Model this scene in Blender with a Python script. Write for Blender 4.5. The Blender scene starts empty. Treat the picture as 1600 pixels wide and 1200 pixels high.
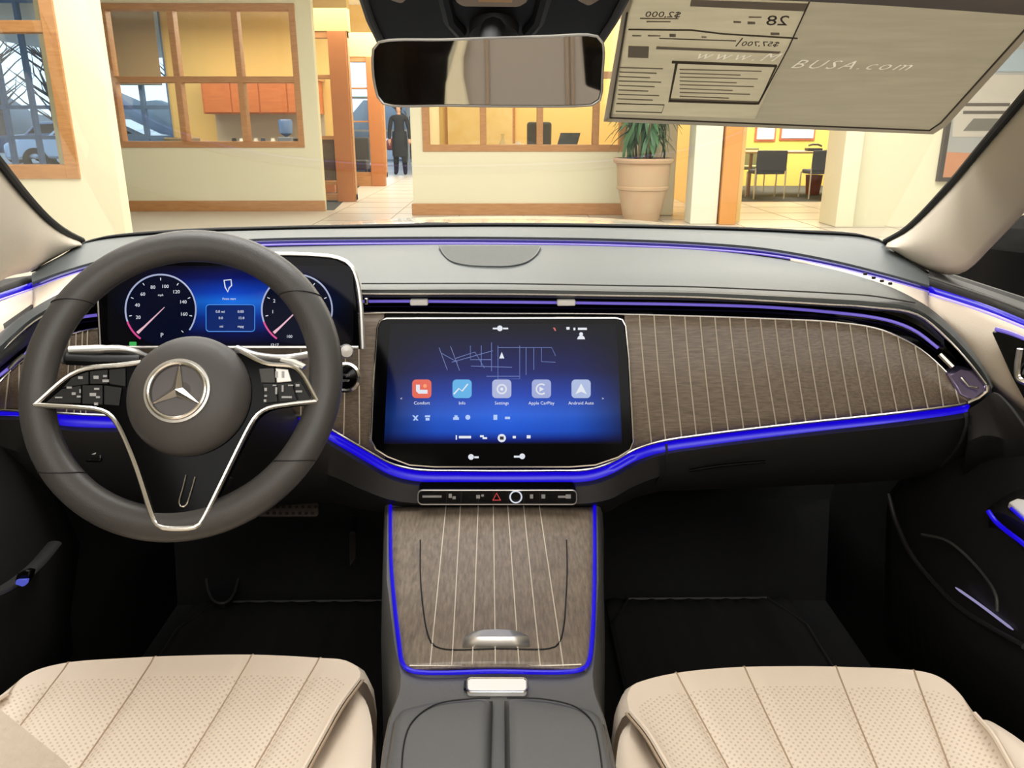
import bpy, bmesh, math, random
from mathutils import Vector, Matrix
random.seed(7)
C = bpy.context.scene.collection
S = bpy.context.scene
# ------------------------------------------------------------------ camera, world, lights, exposure
F = 1250.0
CAM = Vector((0.0, 0.0, 1.16))
cd = bpy.data.cameras.new('camera'); cam = bpy.data.objects.new('camera', cd); C.objects.link(cam)
cam.location = CAM
cam.rotation_euler = (math.radians(90 - 17.7), 0, -0.0128)
cd.sensor_width = 36; cd.lens = 36 * F / 1600; cd.clip_start = 0.02; cd.clip_end = 300
S.camera = cam
ROT = cam.rotation_euler.to_matrix()
S.view_settings.view_transform = 'Standard'; S.view_settings.look = 'None'
S.view_settings.gamma = 1; S.view_settings.use_curve_mapping = False
S.view_settings.exposure = 0.0

w = bpy.data.worlds.new('world'); S.world = w; w.use_nodes = True
nt = w.node_tree; nt.nodes.clear()
wo = nt.nodes.new('ShaderNodeOutputWorld'); bg = nt.nodes.new('ShaderNodeBackground')
bg.inputs[0].default_value = (0.60, 0.78, 1.0, 1); bg.inputs[1].default_value = 2.2
nt.links.new(bg.outputs[0], wo.inputs[0])

def area(name, loc, sx, sy, power, col=(1, .9, .74), rot=(0, 0, 0)):
    l = bpy.data.lights.new(name, 'AREA'); l.shape = 'RECTANGLE'; l.size = sx; l.size_y = sy
    l.energy = power; l.color = col
    o = bpy.data.objects.new(name, l); C.objects.link(o); o.location = loc; o.rotation_euler = rot
    return o
area('showroom_light', (0, 1.65, 3.3), 3.6, 1.7, 145, (1, .99, .98))
area('showroom_light', (0, -3.0, 3.3), 4.0, 3.0, 160, (1, .985, .97))
area('showroom_light', (-2.0, 6.5, 3.3), 5, 4, 285, (1, .98, .92))
area('showroom_light', (3.6, 6.5, 3.3), 5, 4, 310, (1, .98, .92))
area('office_light', (-4.0, 14.0, 2.95), 5, 2.0, 200, (1, .90, .72))
area('office_light', (1.2, 14.0, 2.95), 3, 2.0, 105, (1, .90, .72))
area('office_light', (6.0, 16.0, 2.95), 4, 3.0, 420, (1, .92, .74))
area('corridor_light', (-2.2, 18.5, 3.0), 2, 5, 260, (1, .92, .8))

# ------------------------------------------------------------------ pixel rays (photograph as 1600x1200) to points in the place
def ray(x, y):
    return (ROT @ Vector(((x - 800) / F, -(y - 600) / F, -1.0)))
def P(x, y, Y):
    d = ray(x, y); return CAM + d * (Y / d.y)
def PZ(x, y, Z):
    d = ray(x, y); return CAM + d * ((Z - CAM.z) / d.z)
def PX(x, y, X):
    d = ray(x, y); return CAM + d * (X / d.x)
def PD(x, y, D):
    return CAM + ray(x, y) * D
class Plane:
    def __init__(s, o, n):
        s.o = Vector(o); s.n = Vector(n).normalized()
        if s.n.dot(CAM - s.o) < 0: s.n = -s.n
        s.u = Vector((1, 0, 0)) - s.n * s.n.x; s.u.normalize()
        s.v = s.n.cross(s.u)
        if s.v.z < 0: s.v = -s.v
    def pt(s, x, y, off=0.0):
        d = ray(x, y); o = s.o + s.n * off
        return CAM + d * ((o - CAM).dot(s.n) / d.dot(s.n))
    @staticmethod
    def by(x, y0, Y0, y1, Y1):
        a = P(x, y0, Y0); b = P(x, y1, Y1)
        return Plane(a, (b - a).cross(Vector((1, 0, 0))))

def lerp(a, b, t): return a + (b - a) * t
def cr(pts, n, closed=False):
    """Catmull-Rom through tuples, n points evenly spaced along the curve."""
    p = [Vector(q) if len(q) <= 4 else q for q in pts]
    m = len(p); seg = m if closed else m - 1
    out = []
    K = 12
    for i in range(seg):
        p1 = p[i]; p2 = p[(i + 1) % m]
        p0 = p[(i - 1) % m] if (closed or i > 0) else p1 * 2 - p2
        p3 = p[(i + 2) % m] if (closed or i + 2 < m) else p2 * 2 - p1
        d0 = max((p1 - p0).length, 1e-9) ** .5; d1 = max((p2 - p1).length, 1e-9) ** .5; d2 = max((p3 - p2).length, 1e-9) ** .5
        m1 = ((p1 - p0) / d0 - (p2 - p0) / (d0 + d1) + (p2 - p1) / d1) * d1
        m2 = ((p2 - p1) / d1 - (p3 - p1) / (d1 + d2) + (p3 - p2) / d2) * d1
        for k in range(K):
            t = k / K; t2 = t * t; t3 = t2 * t
            out.append(p1 * (2*t3 - 3*t2 + 1) + m1 * (t3 - 2*t2 + t) + p2 * (-2*t3 + 3*t2) + m2 * (t3 - t2))
    out.append(p[0] if closed else p[-1])
    L = [0]
    for i in range(1, len(out)): L.append(L[-1] + (out[i] - out[i-1]).length)
    res = []; j = 0
    cnt = n if closed else n - 1
    for k in range(n):
        s = L[-1] * k / cnt
        while j < len(L) - 2 and L[j+1] < s: j += 1
        d = L[j+1] - L[j]
        res.append(out[j].lerp(out[j+1], (s - L[j]) / d if d > 0 else 0))
    return res
class Fx:
    """curve in (px, py, Y), monotone in px: value at px"""
    def __init__(s, pts):
        s.c = cr(pts, 240)
    def at(s, x):
        c = s.c
        if x <= c[0].x: a, b = c[0], c[1]
        elif x >= c[-1].x: a, b = c[-2], c[-1]
        else:
            lo, hi = 0, len(c) - 1
            while hi - lo > 1:
                m = (lo + hi) // 2
                if c[m].x <= x: lo = m
                else: hi = m
            a, b = c[lo], c[hi]
        t = (x - a.x) / (b.x - a.x)
        return a.y + (b.y - a.y) * t, a.z + (b.z - a.z) * t
    def p(s, x, dy=0, dY=0):
        y, Y = s.at(x); return P(x, y + dy, Y + dY)
def c3(pts, n, dy=0, dY=0):
    return [P(q.x, q.y + dy, q.z + dY) for q in cr(pts, n)]

# ------------------------------------------------------------------ mesh building
class MB:
    def __init__(s): s.v = []; s.f = []; s.uv = {}
    def grid(s, rows, closed_u=False, closed_v=False, flip=False):
        b = len(s.v); n = len(rows[0]); m = len(rows)
        for r in rows: s.v += [Vector(q) for q in r]
        for i in range(m if closed_v else m - 1):
            for j in range(n if closed_u else n - 1):
                a = b + i*n + j; c_ = b + i*n + (j+1) % n
                d = b + ((i+1) % m)*n + (j+1) % n; e = b + ((i+1) % m)*n + j
                s.f.append((a, e, d, c_) if flip else (a, c_, d, e))
        return s
    def box(s, c, d, rot=None):
        c = Vector(c); b = len(s.v)
        for z in (-.5, .5):
            for y in (-.5, .5):
                for x in (-.5, .5):
                    q = Vector((x*d[0], y*d[1], z*d[2]))
                    if rot is not None: q = rot @ q
                    s.v.append(c + q)
        for f in ((0,2,3,1),(4,5,7,6),(0,1,5,4),(2,6,7,3),(0,4,6,2),(1,3,7,5)): s.f.append(tuple(b+i for i in f))
        return s
    def bb(s, x0, x1, y0, y1, z0, z1):
        return s.box(((x0+x1)/2, (y0+y1)/2, (z0+z1)/2), (abs(x1-x0), abs(y1-y0), abs(z1-z0)))
    def tube(s, pts, r, seg=8, closed=False, flat=1.0, up=None, cap=True):
        pts = [Vector(p) for p in pts]; n = len(pts); b = len(s.v)
        rr = r if isinstance(r, (list, tuple)) else [r]*n
        prev = None
        for i, p in enumerate(pts):
            if closed: t = pts[(i+1) % n] - pts[(i-1) % n]
            else: t = pts[min(i+1, n-1)] - pts[max(i-1, 0)]
            t.normalize()
            if up is not None: a = up.cross(t)
            elif prev is None:
                a = t.cross(Vector((0, 0, 1)))
                if a.length < 1e-3: a = t.cross(Vector((1, 0, 0)))
            else: a = prev - t * prev.dot(t)
            a.normalize(); prev = a; c_ = t.cross(a)
            for k in range(seg):
                th = 2*math.pi*k/seg
                s.v.append(p + a*math.cos(th)*rr[i] + c_*math.sin(th)*rr[i]*flat)
        for i in range(n if closed else n-1):
            for k in range(seg):
                a_ = b+i*seg+k; b_ = b+i*seg+(k+1) % seg
                j = (i+1) % n
                s.f.append((a_, b_, b+j*seg+(k+1) % seg, b+j*seg+k))
        if cap and not closed:
            s.f.append(tuple(b+k for k in reversed(range(seg))))
            s.f.append(tuple(b+(n-1)*seg+k for k in range(seg)))
        return s
    def prism(s, poly, off):
        """polygon (3-D points) extruded by vector off"""
        b = len(s.v); n = len(poly); off = Vector(off)
        s.v += [Vector(p) for p in poly] + [Vector(p) + off for p in poly]
        s.f.append(tuple(range(b, b+n))); s.f.append(tuple(reversed(range(b+n, b+2*n))))
        for i in range(n):
            j = (i+1) % n; s.f.append((b+i, b+n+i, b+n+j, b+j))
        return s
    def lathe(s, prof, o, ax=Vector((0,0,1)), seg=32, ref=None):
        """prof = (radius, height along ax)"""
        ax = Vector(ax).normalized()
        a = (ref or (Vector((1,0,0)) if abs(ax.x) < .9 else Vector((0,1,0))))
        a = (a - ax*a.dot(ax)).normalized(); c_ = ax.cross(a); o = Vector(o)
        rows = [[o + ax*h + (a*math.cos(2*math.pi*k/seg) + c_*math.sin(2*math.pi*k/seg))*max(r, 1e-5) for k in range(seg)] for r, h in prof]
        return s.grid(rows, closed_u=True)
    def build(s, name, mat, parent=None, smooth=True, bevel=0, bseg=2, solid=0, sub=0, auto=True, uv=None):
        me = bpy.data.meshes.new(name)
        me.from_pydata([tuple(v) for v in s.v], [], s.f); me.update()
        bm = bmesh.new(); bm.from_mesh(me)
        bmesh.ops.recalc_face_normals(bm, faces=bm.faces)
        bm.to_mesh(me); bm.free()
        if uv:
            l = me.uv_layers.new(name='UVMap')
            for lp in me.loops: l.data[lp.index].uv = uv(me.vertices[lp.vertex_index].co)
        o = bpy.data.objects.new(name, me); C.objects.link(o)
        if mat: me.materials.append(mat)
        if parent is not None: o.parent = parent
        if solid:
            sg = sum(p.normal.dot(CAM - p.center) * p.area for p in me.polygons)
            if sg < 0: me.flip_normals()
        if solid:
            m = o.modifiers.new('solid', 'SOLIDIFY'); m.thickness = abs(solid); m.offset = -1 if solid > 0 else 1
        if bevel:
            m = o.modifiers.new('bevel', 'BEVEL'); m.width = bevel; m.segments = bseg; m.limit_method = 'ANGLE'; m.angle_limit = math.radians(40)
        if sub:
            m = o.modifiers.new('sub', 'SUBSURF'); m.levels = sub; m.render_levels = sub
        if smooth:
            for p in me.polygons: p.use_smooth = True
            if auto:
                me.set_sharp_from_angle(angle=math.radians(38))
        return o
def tag(o, label=None, cat=None, group=None, kind=None):
    if label: o['label'] = label
    if cat: o['category'] = cat
    if group: o['group'] = group
    if kind: o['kind'] = kind
    return o
def thing(name, label, cat, group=None, kind=None, loc=None):
    o = bpy.data.objects.new(name, None); C.objects.link(o); o.empty_display_size = .05
    return tag(o, label, cat, group, kind)
def seat_origin(root):
    """move an Empty to the base of its things without moving them"""
    bpy.context.view_layer.update()
    pts = []
    def rec(o):
        for c in o.children:
            if c.type == 'MESH': pts.extend([c.matrix_world @ Vector(b) for b in c.bound_box])
            rec(c)
    rec(root)
    if not pts: return
    o = Vector(((min(p.x for p in pts)+max(p.x for p in pts))/2, (min(p.y for p in pts)+max(p.y for p in pts))/2, min(p.z for p in pts)))
    root.location = o
    for c in root.children: c.location = Vector(c.location) - o
def fl(poly, plane, off=0.0):
    return [plane.pt(x, y, off) for x, y in poly]
def flat(name, poly, plane, off, thick, mat, parent=None, bevel=0, mb=None):
    m = mb or MB(); m.prism(fl(poly, plane, off), -plane.n*thick)
    return None if mb else m.build(name, mat, parent, smooth=False, bevel=bevel)
def rrect(x0, y0, x1, y1, r, n=5, rb=None):
    out = []; rb = r if rb is None else rb
    for cx, cy, a0, q in ((x1-r, y0+r, -90, r), (x1-rb, y1-rb, 0, rb), (x0+rb, y1-rb, 90, rb), (x0+r, y0+r, 180, r)):
        for k in range(n+1):
            a = math.radians(a0 + 90*k/n); out.append((cx + q*math.cos(a), cy + q*math.sin(a)))
    return out
def circ(cx, cy, r, n=24, a0=0, a1=360, ry=None):
    m = n if a1 - a0 >= 360 else n
    return [(cx + r*math.cos(math.radians(a0+(a1-a0)*k/(m if a1-a0 >= 360 else m-1))), cy + (ry or r)*math.sin(math.radians(a0+(a1-a0)*k/(m if a1-a0 >= 360 else m-1)))) for k in range(m)]
def text(s, plane, x, y, h, mat, parent, off=0.0008, name='lettering', mirror=False, rot=0, shear=0, align='CENTER', xdir=None, space=1.0, ext=.00015):
    """flat lettering on a plane, centred at the pixel; h = capital height in metres"""
    cu = bpy.data.curves.new(name, 'FONT'); cu.body = s; cu.size = h/0.7; cu.align_x = align; cu.align_y = 'CENTER'
    cu.shear = shear; cu.extrude = ext; cu.resolution_u = 2; cu.space_character = space
    t = bpy.data.objects.new(name, cu); C.objects.link(t)
    dg = bpy.context.evaluated_depsgraph_get()
    me = bpy.data.meshes.new_from_object(t.evaluated_get(dg)); me.name = name
    bpy.data.objects.remove(t); bpy.data.curves.remove(cu)
    u = (xdir or plane.u).copy(); u = (u - plane.n*u.dot(plane.n)).normalized(); v = plane.n.cross(u)
    if rot: 
        R = Matrix.Rotation(math.radians(rot), 3, plane.n); u = R @ u; v = R @ v
    if mirror: u = -u
    o0 = plane.pt(x, y, off)
    for vt in me.vertices:
        vt.co = o0 + u*vt.co.x + v*vt.co.y + plane.n*vt.co.z
    me.update()
    o = bpy.data.objects.new(name, me); C.objects.link(o)
    me.materials.clear(); me.materials.append(mat)
    if parent is not None: o.parent = parent
    return o

# ------------------------------------------------------------------ materials
def lin(c): return tuple(((v/255)/12.92 if v/255 <= .04045 else ((v/255+.055)/1.055)**2.4) for v in c)
def mat(name, col, rough=.5, metal=0, bump=0, bscale=200, spec=.5, var=0, vscale=8, coat=0, bdetail=3, col2=None, stretch=None, emit=None, estr=0):
    m = bpy.data.materials.new(name); m.use_nodes = True; nt = m.node_tree; b = nt.nodes['Principled BSDF']
    c = lin(col); b.inputs['Base Color'].default_value = (*c, 1)
    b.inputs['Roughness'].default_value = rough; b.inputs['Metallic'].default_value = metal
    b.inputs['Specular IOR Level'].default_value = spec
    if coat: b.inputs['Coat Weight'].default_value = coat; b.inputs['Coat Roughness'].default_value = .05
    if emit: b.inputs['Emission Color'].default_value = (*emit, 1); b.inputs['Emission Strength'].default_value = estr
    if bump or var:
        tc = nt.nodes.new('ShaderNodeTexCoord'); mp = nt.nodes.new('ShaderNodeMapping')
        nt.links.new(tc.outputs['Object'], mp.inputs[0])
        if stretch: mp.inputs['Scale'].default_value = stretch
    if bump:
        n = nt.nodes.new('ShaderNodeTexNoise'); n.inputs['Scale'].default_value = bscale; n.inputs['Detail'].default_value = bdetail
        bp = nt.nodes.new('ShaderNodeBump'); bp.inputs['Strength'].default_value = bump; bp.inputs['Distance'].default_value = .002
        nt.links.new(mp.outputs[0], n.inputs[0]); nt.links.new(n.outputs[0], bp.inputs['Height']); nt.links.new(bp.outputs[0], b.inputs['Normal'])
    if var:
        n = nt.nodes.new('ShaderNodeTexNoise'); n.inputs['Scale'].default_value = vscale; n.inputs['Detail'].default_value = 4
        mx = nt.nodes.new('ShaderNodeMix'); mx.data_type = 'RGBA'
        c2 = lin(col2) if col2 else tuple(v*(1-var) for v in c)
        mx.inputs[6].default_value = (*c, 1); mx.inputs[7].default_value = (*c2, 1)
        nt.links.new(mp.outputs[0], n.inputs[0]); nt.links.new(n.outputs[0], mx.inputs[0]); nt.links.new(mx.outputs[2], b.inputs['Base Color'])
    return m
def emis(name, col, s=1.0, base=(5, 5, 8), rough=.3):
    return mat(name, base, rough, emit=lin(col), estr=s)
def glass(name, tint=(.97, .98, .97), ior=1.45, strength=.6):
    m = bpy.data.materials.new(name); m.use_nodes = True; nt = m.node_tree; nt.nodes.clear()
    o = nt.nodes.new('ShaderNodeOutputMaterial'); t = nt.nodes.new('ShaderNodeBsdfTransparent'); g = nt.nodes.new('ShaderNodeBsdfGlossy')
    f = nt.nodes.new('ShaderNodeFresnel'); f.inputs[0].default_value = ior; g.inputs['Roughness'].default_value = .02
    t.inputs[0].default_value = (*tint, 1); mx = nt.nodes.new('ShaderNodeMixShader')
    mu = nt.nodes.new('ShaderNodeMath'); mu.operation = 'MULTIPLY'; mu.inputs[1].default_value = strength
    nt.links.new(f.outputs[0], mu.inputs[0]); nt.links.new(mu.outputs[0], mx.inputs[0]); nt.links.new(t.outputs[0], mx.inputs[1]); nt.links.new(g.outputs[0], mx.inputs[2]); nt.links.new(mx.outputs[0], o.inputs[0])
    return m
def wood(name, c1, c2, axis=(3, 60, 60), scale=6, rough=.45, coat=0, bump=.08):
    m = bpy.data.materials.new(name); m.use_nodes = True; nt = m.node_tree; b = nt.nodes['Principled BSDF']
    tc = nt.nodes.new('ShaderNodeTexCoord'); mp = nt.nodes.new('ShaderNodeMapping'); mp.inputs['Scale'].default_value = axis
    n = nt.nodes.new('ShaderNodeTexNoise'); n.inputs['Scale'].default_value = scale; n.inputs['Detail'].default_value = 6; n.inputs['Roughness'].default_value = .65
    r = nt.nodes.new('ShaderNodeValToRGB'); r.color_ramp.elements[0].position = .3; r.color_ramp.elements[1].position = .7
    r.color_ramp.elements[0].color = (*lin(c1), 1); r.color_ramp.elements[1].color = (*lin(c2), 1)
    nt.links.new(tc.outputs['Object'], mp.inputs[0]); nt.links.new(mp.outputs[0], n.inputs[0]); nt.links.new(n.outputs[0], r.inputs[0]); nt.links.new(r.outputs[0], b.inputs['Base Color'])
    bp = nt.nodes.new('ShaderNodeBump'); bp.inputs['Strength'].default_value = bump; bp.inputs['Distance'].default_value = .001
    nt.links.new(n.outputs[0], bp.inputs['Height']); nt.links.new(bp.outputs[0], b.inputs['Normal'])
    b.inputs['Roughness'].default_value = rough; b.inputs['Coat Weight'].default_value = coat
    return m
def perforated(name, col, dark, pitch=.0052):
    m = mat(name, col, .5, bump=.12, bscale=350); nt = m.node_tree; b = nt.nodes['Principled BSDF']
    tc = nt.nodes.new('ShaderNodeTexCoord'); mp = nt.nodes.new('ShaderNodeMapping'); mp.inputs['Rotation'].default_value = (0, 0, math.radians(45))
    mp.inputs['Scale'].default_value = (1/pitch,)*3
    fr = nt.nodes.new('ShaderNodeVectorMath'); fr.operation = 'FRACTION'
    sb = nt.nodes.new('ShaderNodeVectorMath'); sb.operation = 'SUBTRACT'; sb.inputs[1].default_value = (.5, .5, 0)
    ml = nt.nodes.new('ShaderNodeVectorMath'); ml.operation = 'MULTIPLY'; ml.inputs[1].default_value = (1, 1, 0)
    le = nt.nodes.new('ShaderNodeVectorMath'); le.operation = 'LENGTH'
    mr = nt.nodes.new('ShaderNodeMapRange'); mr.inputs[1].default_value = .16; mr.inputs[2].default_value = .30
    mx = nt.nodes.new('ShaderNodeMix'); mx.data_type = 'RGBA'; mx.inputs[6].default_value = (*lin(dark), 1); mx.inputs[7].default_value = (*lin(col), 1)
    L = nt.links.new
    L(tc.outputs['Object'], mp.inputs[0]); L(mp.outputs[0], fr.inputs[0]); L(fr.outputs[0], sb.inputs[0]); L(sb.outputs[0], ml.inputs[0]); L(ml.outputs[0], le.inputs[0])
    L(le.outputs['Value'], mr.inputs[0]); L(mr.outputs[0], mx.inputs[0]); L(mx.outputs[2], b.inputs['Base Color'])
    return m

M = {}
M['pad'] = mat('grey_dash_leather', (89, 94, 95), .45, bump=.15, bscale=420)
M['pad_dark'] = mat('charcoal_soft_plastic', (62, 61, 59), .5, bump=.15, bscale=420)
M['lower'] = mat('black_soft_plastic', (34, 33, 33), .55, bump=.12, bscale=420)
M['carpet'] = mat('black_carpet', (20, 19, 20), .95, bump=.8, bscale=900, var=.4, vscale=300)
M['wheel'] = mat('charcoal_wheel_leather', (68, 66, 64), .42, bump=.12, bscale=600)
M['hub'] = mat('charcoal_airbag_cover', (74, 71, 69), .5, bump=.1, bscale=700)
M['seam'] = mat('black_seam', (14, 14, 14), .7)
M['gloss'] = mat('gloss_black', (7, 7, 8), .08, spec=.22)
M['screen'] = mat('black_screen_glass', (3, 3, 5), .1, spec=.07)
M['console'] = mat('grey_console_leather', (92, 92, 91), .5, bump=.12, bscale=600)
M['black'] = mat('matte_black', (10, 10, 11), .6)
M['chrome'] = mat('satin_chrome', (225, 222, 215), .22, 1)
M['silver'] = mat('brushed_silver', (205, 203, 198), .38, .85)
M['bright'] = mat('bright_silver_button', (244, 243, 240), .35, .0)
M['cream'] = mat('cream_leather', (229, 213, 194), .5, bump=.12, bscale=350)
M['perf'] = perforated('perforated_cream_leather', (229, 213, 194), (200, 183, 163))
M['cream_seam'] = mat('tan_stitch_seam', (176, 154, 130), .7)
M['pillar'] = mat('cream_pillar_fabric', (214, 203, 186), .8, bump=.2, bscale=900)
M['headliner'] = mat('taupe_headliner', (150, 140, 130), .9, bump=.3, bscale=700)
M['blue'] = emis('blue_ambient_light', (20, 2, 205), 1.0, (10, 5, 60))
M['blue_dim'] = emis('deep_blue_ambient_light', (24, 6, 118), 1.0, (10, 5, 60))
M['violet'] = emis('violet_ambient_light', (105, 88, 200), .75, (120, 110, 170))
M['blue_edge'] = emis('pale_blue_light_edge', (170, 150, 250), .8, (150, 140, 200))
M['wood'] = wood('open_pore_walnut', (96, 84, 72), (142, 127, 110), (6, 90, 90), 5)
M['wood_c'] = wood('open_pore_walnut_console', (92, 81, 70), (136, 122, 106), (60, 8, 60), 5, rough=.35)
M['inlay'] = mat('aluminium_inlay', (225, 214, 196), .4, .3)
M['white_icon'] = emis('lit_white_marking', (225, 230, 240), .9)
M['grey_icon'] = mat('printed_grey_marking', (170, 170, 170), .6)
M['red_icon'] = emis('lit_red_marking', (220, 80, 80), .8)
# showroom
M['wall'] = mat('cream_painted_wall', (238, 233, 203), .85, bump=.05, bscale=60)
M['wall2'] = mat('warm_yellow_wall', (240, 208, 136), .85, bump=.05, bscale=60)
M['maple'] = wood('honey_maple_trim', (178, 124, 74), (200, 148, 94), (4, 4, 30), 1.5)
M['cherry'] = wood('red_brown_cabinet_wood', (176, 98, 52), (196, 116, 64), (3, 3, 20), 1.5)
M['tile'] = mat('pale_polished_tile', (218, 211, 200), .3, var=.15, vscale=1.5)
M['ceil'] = mat('white_ceiling', (235, 230, 218), .9)
M['carpet2'] = mat('dark_grey_carpet', (70, 74, 76), .95, bump=.4, bscale=80, var=.4, vscale=15)
M['glass'] = glass('window_glass')
M['wsglass'] = glass('windshield_glass', (.985, .99, .985), 1.3, .10)
# ================================================================== CAR CABIN
# ---- dashboard curves: (px, py, depth Y)
W_ = [(50,427,1.32),(90,405,1.40),(130,381,1.52),(250,366,1.60),(400,360,1.64),(600,356,1.66),(784,354,1.66),(1060,358,1.64),(1250,365,1.58),(1370,376,1.50),(1410,401,1.42),(1452,430,1.34)]
S_ = [(50,441,1.30),(105,421,1.35),(200,396,1.44),(300,381,1.49),(400,373,1.52),(600,370,1.55),(784,370,1.55),(960,373,1.54),(1100,379,1.51),(1200,388,1.46),(1300,406,1.39),(1400,431,1.33),(1452,446,1.30)]
T_ = [(-60,580,1.02),(0,520,1.07),(59,478,1.13),(110,450,1.25),(160,420,1.36),(230,402,1.43),(320,391,1.48),(400,386,1.51),(565,383,1.53),(784,382,1.53),(960,385,1.52),(1100,391,1.49),(1200,402,1.44),(1280,416,1.38),(1340,431,1.30),(1400,452,1.22),(1450,480,1.15),(1500,526,1.10),(1540,580,1.06),(1552,610,1.04)]
B_ = [(-60,600,1.00),(0,546,1.02),(52,500,1.07),(100,474,1.10),(150,453,1.13),(300,451,1.16),(400,454,1.165),(565,456,1.17),(784,456,1.17),(960,459,1.17),(1080,461,1.165),(1200,466,1.15),(1300,471,1.13),(1360,475,1.12),(1430,486,1.10),(1480,522,1.07),(1520,565,1.04),(1540,593,1.02),(1548,612,1.01)]
CU_ = [(-40,590,1.00),(0,551,1.02),(52,504,1.06),(100,478,1.09),(152,457,1.12),(300,456,1.16),(565,459,1.165),(784,459.5,1.165),(960,462,1.165),(1080,464,1.16),(1200,470,1.145),(1300,476,1.125),(1360,480,1.115),(1432,491,1.09),(1480,529,1.06),(1520,573,1.03),(1541,601,1.01)]
CL_ = [(-40,640,1.00),(0,596,1.02),(37,563,1.05),(105,525,1.09),(154,513,1.12),(300,495,1.16),(565,489,1.165),(784,490,1.165),(960,491,1.165),(1080,494,1.16),(1200,498,1.145),(1300,503,1.125),(1360,511,1.11),(1392,521,1.10),(1440,547,1.075),(1480,583,1.05),(1500,607,1.035),(1513,627,1.02)]
V_ = [(-40,616,1.01),(14,575,1.04),(37,553,1.06),(113,500,1.10),(154,492,1.13),(300,478,1.17),(565,471,1.175),(784,472,1.175),(960,474,1.175),(1080,476,1.17),(1200,480,1.155),(1300,488,1.135),(1360,495,1.12),(1400,504,1.105),(1432,518,1.09),(1466,544,1.07)]
G_ = [(-40,638,1.03),(0,640,1.05),(38,642,1.07),(95,645,1.10),(180,649,1.12),(300,648,1.13),(420,646,1.13),(490,655,1.12),(525,675,1.12),(580,707,1.10),(612,724,1.09),(650,733,1.085),(720,735,1.085),(784,735.5,1.085),(860,735,1.085),(920,733,1.085),(955,722,1.09),(990,703,1.10),(1030,690,1.11),(1100,679,1.11),(1250,661,1.10),(1400,645,1.07),(1500,632,1.03),(1513,629,1.02)]
fS, fT, fB, fCU, fCL, fG = Fx(S_), Fx(T_), Fx(B_), Fx(CU_), Fx(CL_), Fx(G_)
dash = thing('dashboard', 'wide grey leather dashboard with striped walnut trim and blue light strips below the windshield', 'dashboard')

# ledge below the windshield
N = 90
wv = c3(W_, N); sv = c3(S_, N)
mid = [a.lerp(b, .5) + Vector((0, 0, .004)) for a, b in zip(wv, sv)]
back = [a + Vector((0, .05, -.03)) for a in wv]
MB().grid([back, wv, mid, sv, [a + Vector((0, 0, -.012)) for a in sv]]).build('windshield_ledge', M['pad'], dash)
# blue strip along the ledge
s2 = c3(S_, N, 4, -.006); s3 = c3(S_, N, 9, -.012)
MB().grid([[a + Vector((0,0,-.006)) for a in sv], s2, s3]).build('light_strip', M['blue_dim'], dash, solid=.002)
s4 = c3(S_, N, 9, -.013); s5 = c3(S_, N, 11, -.016)
MB().grid([s4, s5]).build('light_strip_edge', M['violet'], dash, solid=.002)
# cream corners between strip and pad
for a, b in ((1235, 1450), (52, 190)):
    xs = [lerp(a, b, k/24) for k in range(25)]
    top = [fS.p(x, 11, -.018) for x in xs]
    if a > 800: low = [fT.p(min(x, 1462), 8, -.0) for x in xs]
    else: low = [fT.p(x, 8, 0) for x in xs]
    MB().grid([top, [p.lerp(q, .5) for p, q in zip(top, low)], low]).build('corner_panel', M['cream'], dash, solid=.004)
# main pad
N = 140
tp, bp_ = c3(T_, N), c3(B_, N)
rows = [[a + Vector((0, .01, -.012)) for a in tp], tp]
for t in (.2, .4, .6, .8, .93):
    rows.append([a.lerp(b, t) + Vector((0, 0, .006*math.sin(math.pi*min(1, t)) )) for a, b in zip(tp, bp_)])
lip0 = c3([(x, y-4, Y-.002) for x, y, Y in B_], N)
rows.append([a + Vector((0, -.002, 0)) for a in lip0])
rows.append([a + Vector((0, -.003, -.004)) for a in bp_])
rows.append([a + Vector((0, .004, -.009)) for a in bp_])
rows.append([a + Vector((0, .05, -.012)) for a in bp_])
MB().grid(rows).build('dash_pad', M['pad'], dash)
# dark piping at the front lip of the pad
MB().tube(c3([(x, y-13, Y+.02) for x, y, Y in B_ if 500 < x < 1445], 100), .0012, 6).build('pad_seam', M['pad_dark'], dash)
# speaker cover in the middle of the pad
padpl = Plane.by(784, 383, 1.53, 457, 1.17)
spk = cr([(686,384),(694,398),(706,408),(730,414),(770,416),(800,415),(822,409),(838,397),(845,384)], 40)
flat('speaker_cover', [(p.x, p.y) for p in [Vector((q.x, q.y)) for q in cr([(686,384,0),(694,398,0),(706,408,0),(730,414,0),(770,416,0),(800,415,0),(822,409,0),(838,397,0),(845,384,0)], 40)]], padpl, .0082, .004, mat('speaker_mesh_grey', (80, 83, 82), .6, bump=.5, bscale=1500), dash)
MB().tube([padpl.pt(p.x, p.y, .0088) for p in cr([(686,384,0),(694,398,0),(706,408,0),(730,414,0),(770,416,0),(800,415,0),(822,409,0),(838,397,0),(845,384,0)], 40)], .0012, 6).build('speaker_rim', M['pad'], dash)
# little demist slots at the right end
for i, (x, y) in enumerate(((1352,428),(1365,434),(1378,439),(1391,443))):
    p = fT.p(x, 4, -.004) if False else P(x, y, 1.27)
    MB().box(p, (.006, .004, .004)).build('demister_slot', M['black'], dash, bevel=.001)
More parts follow.
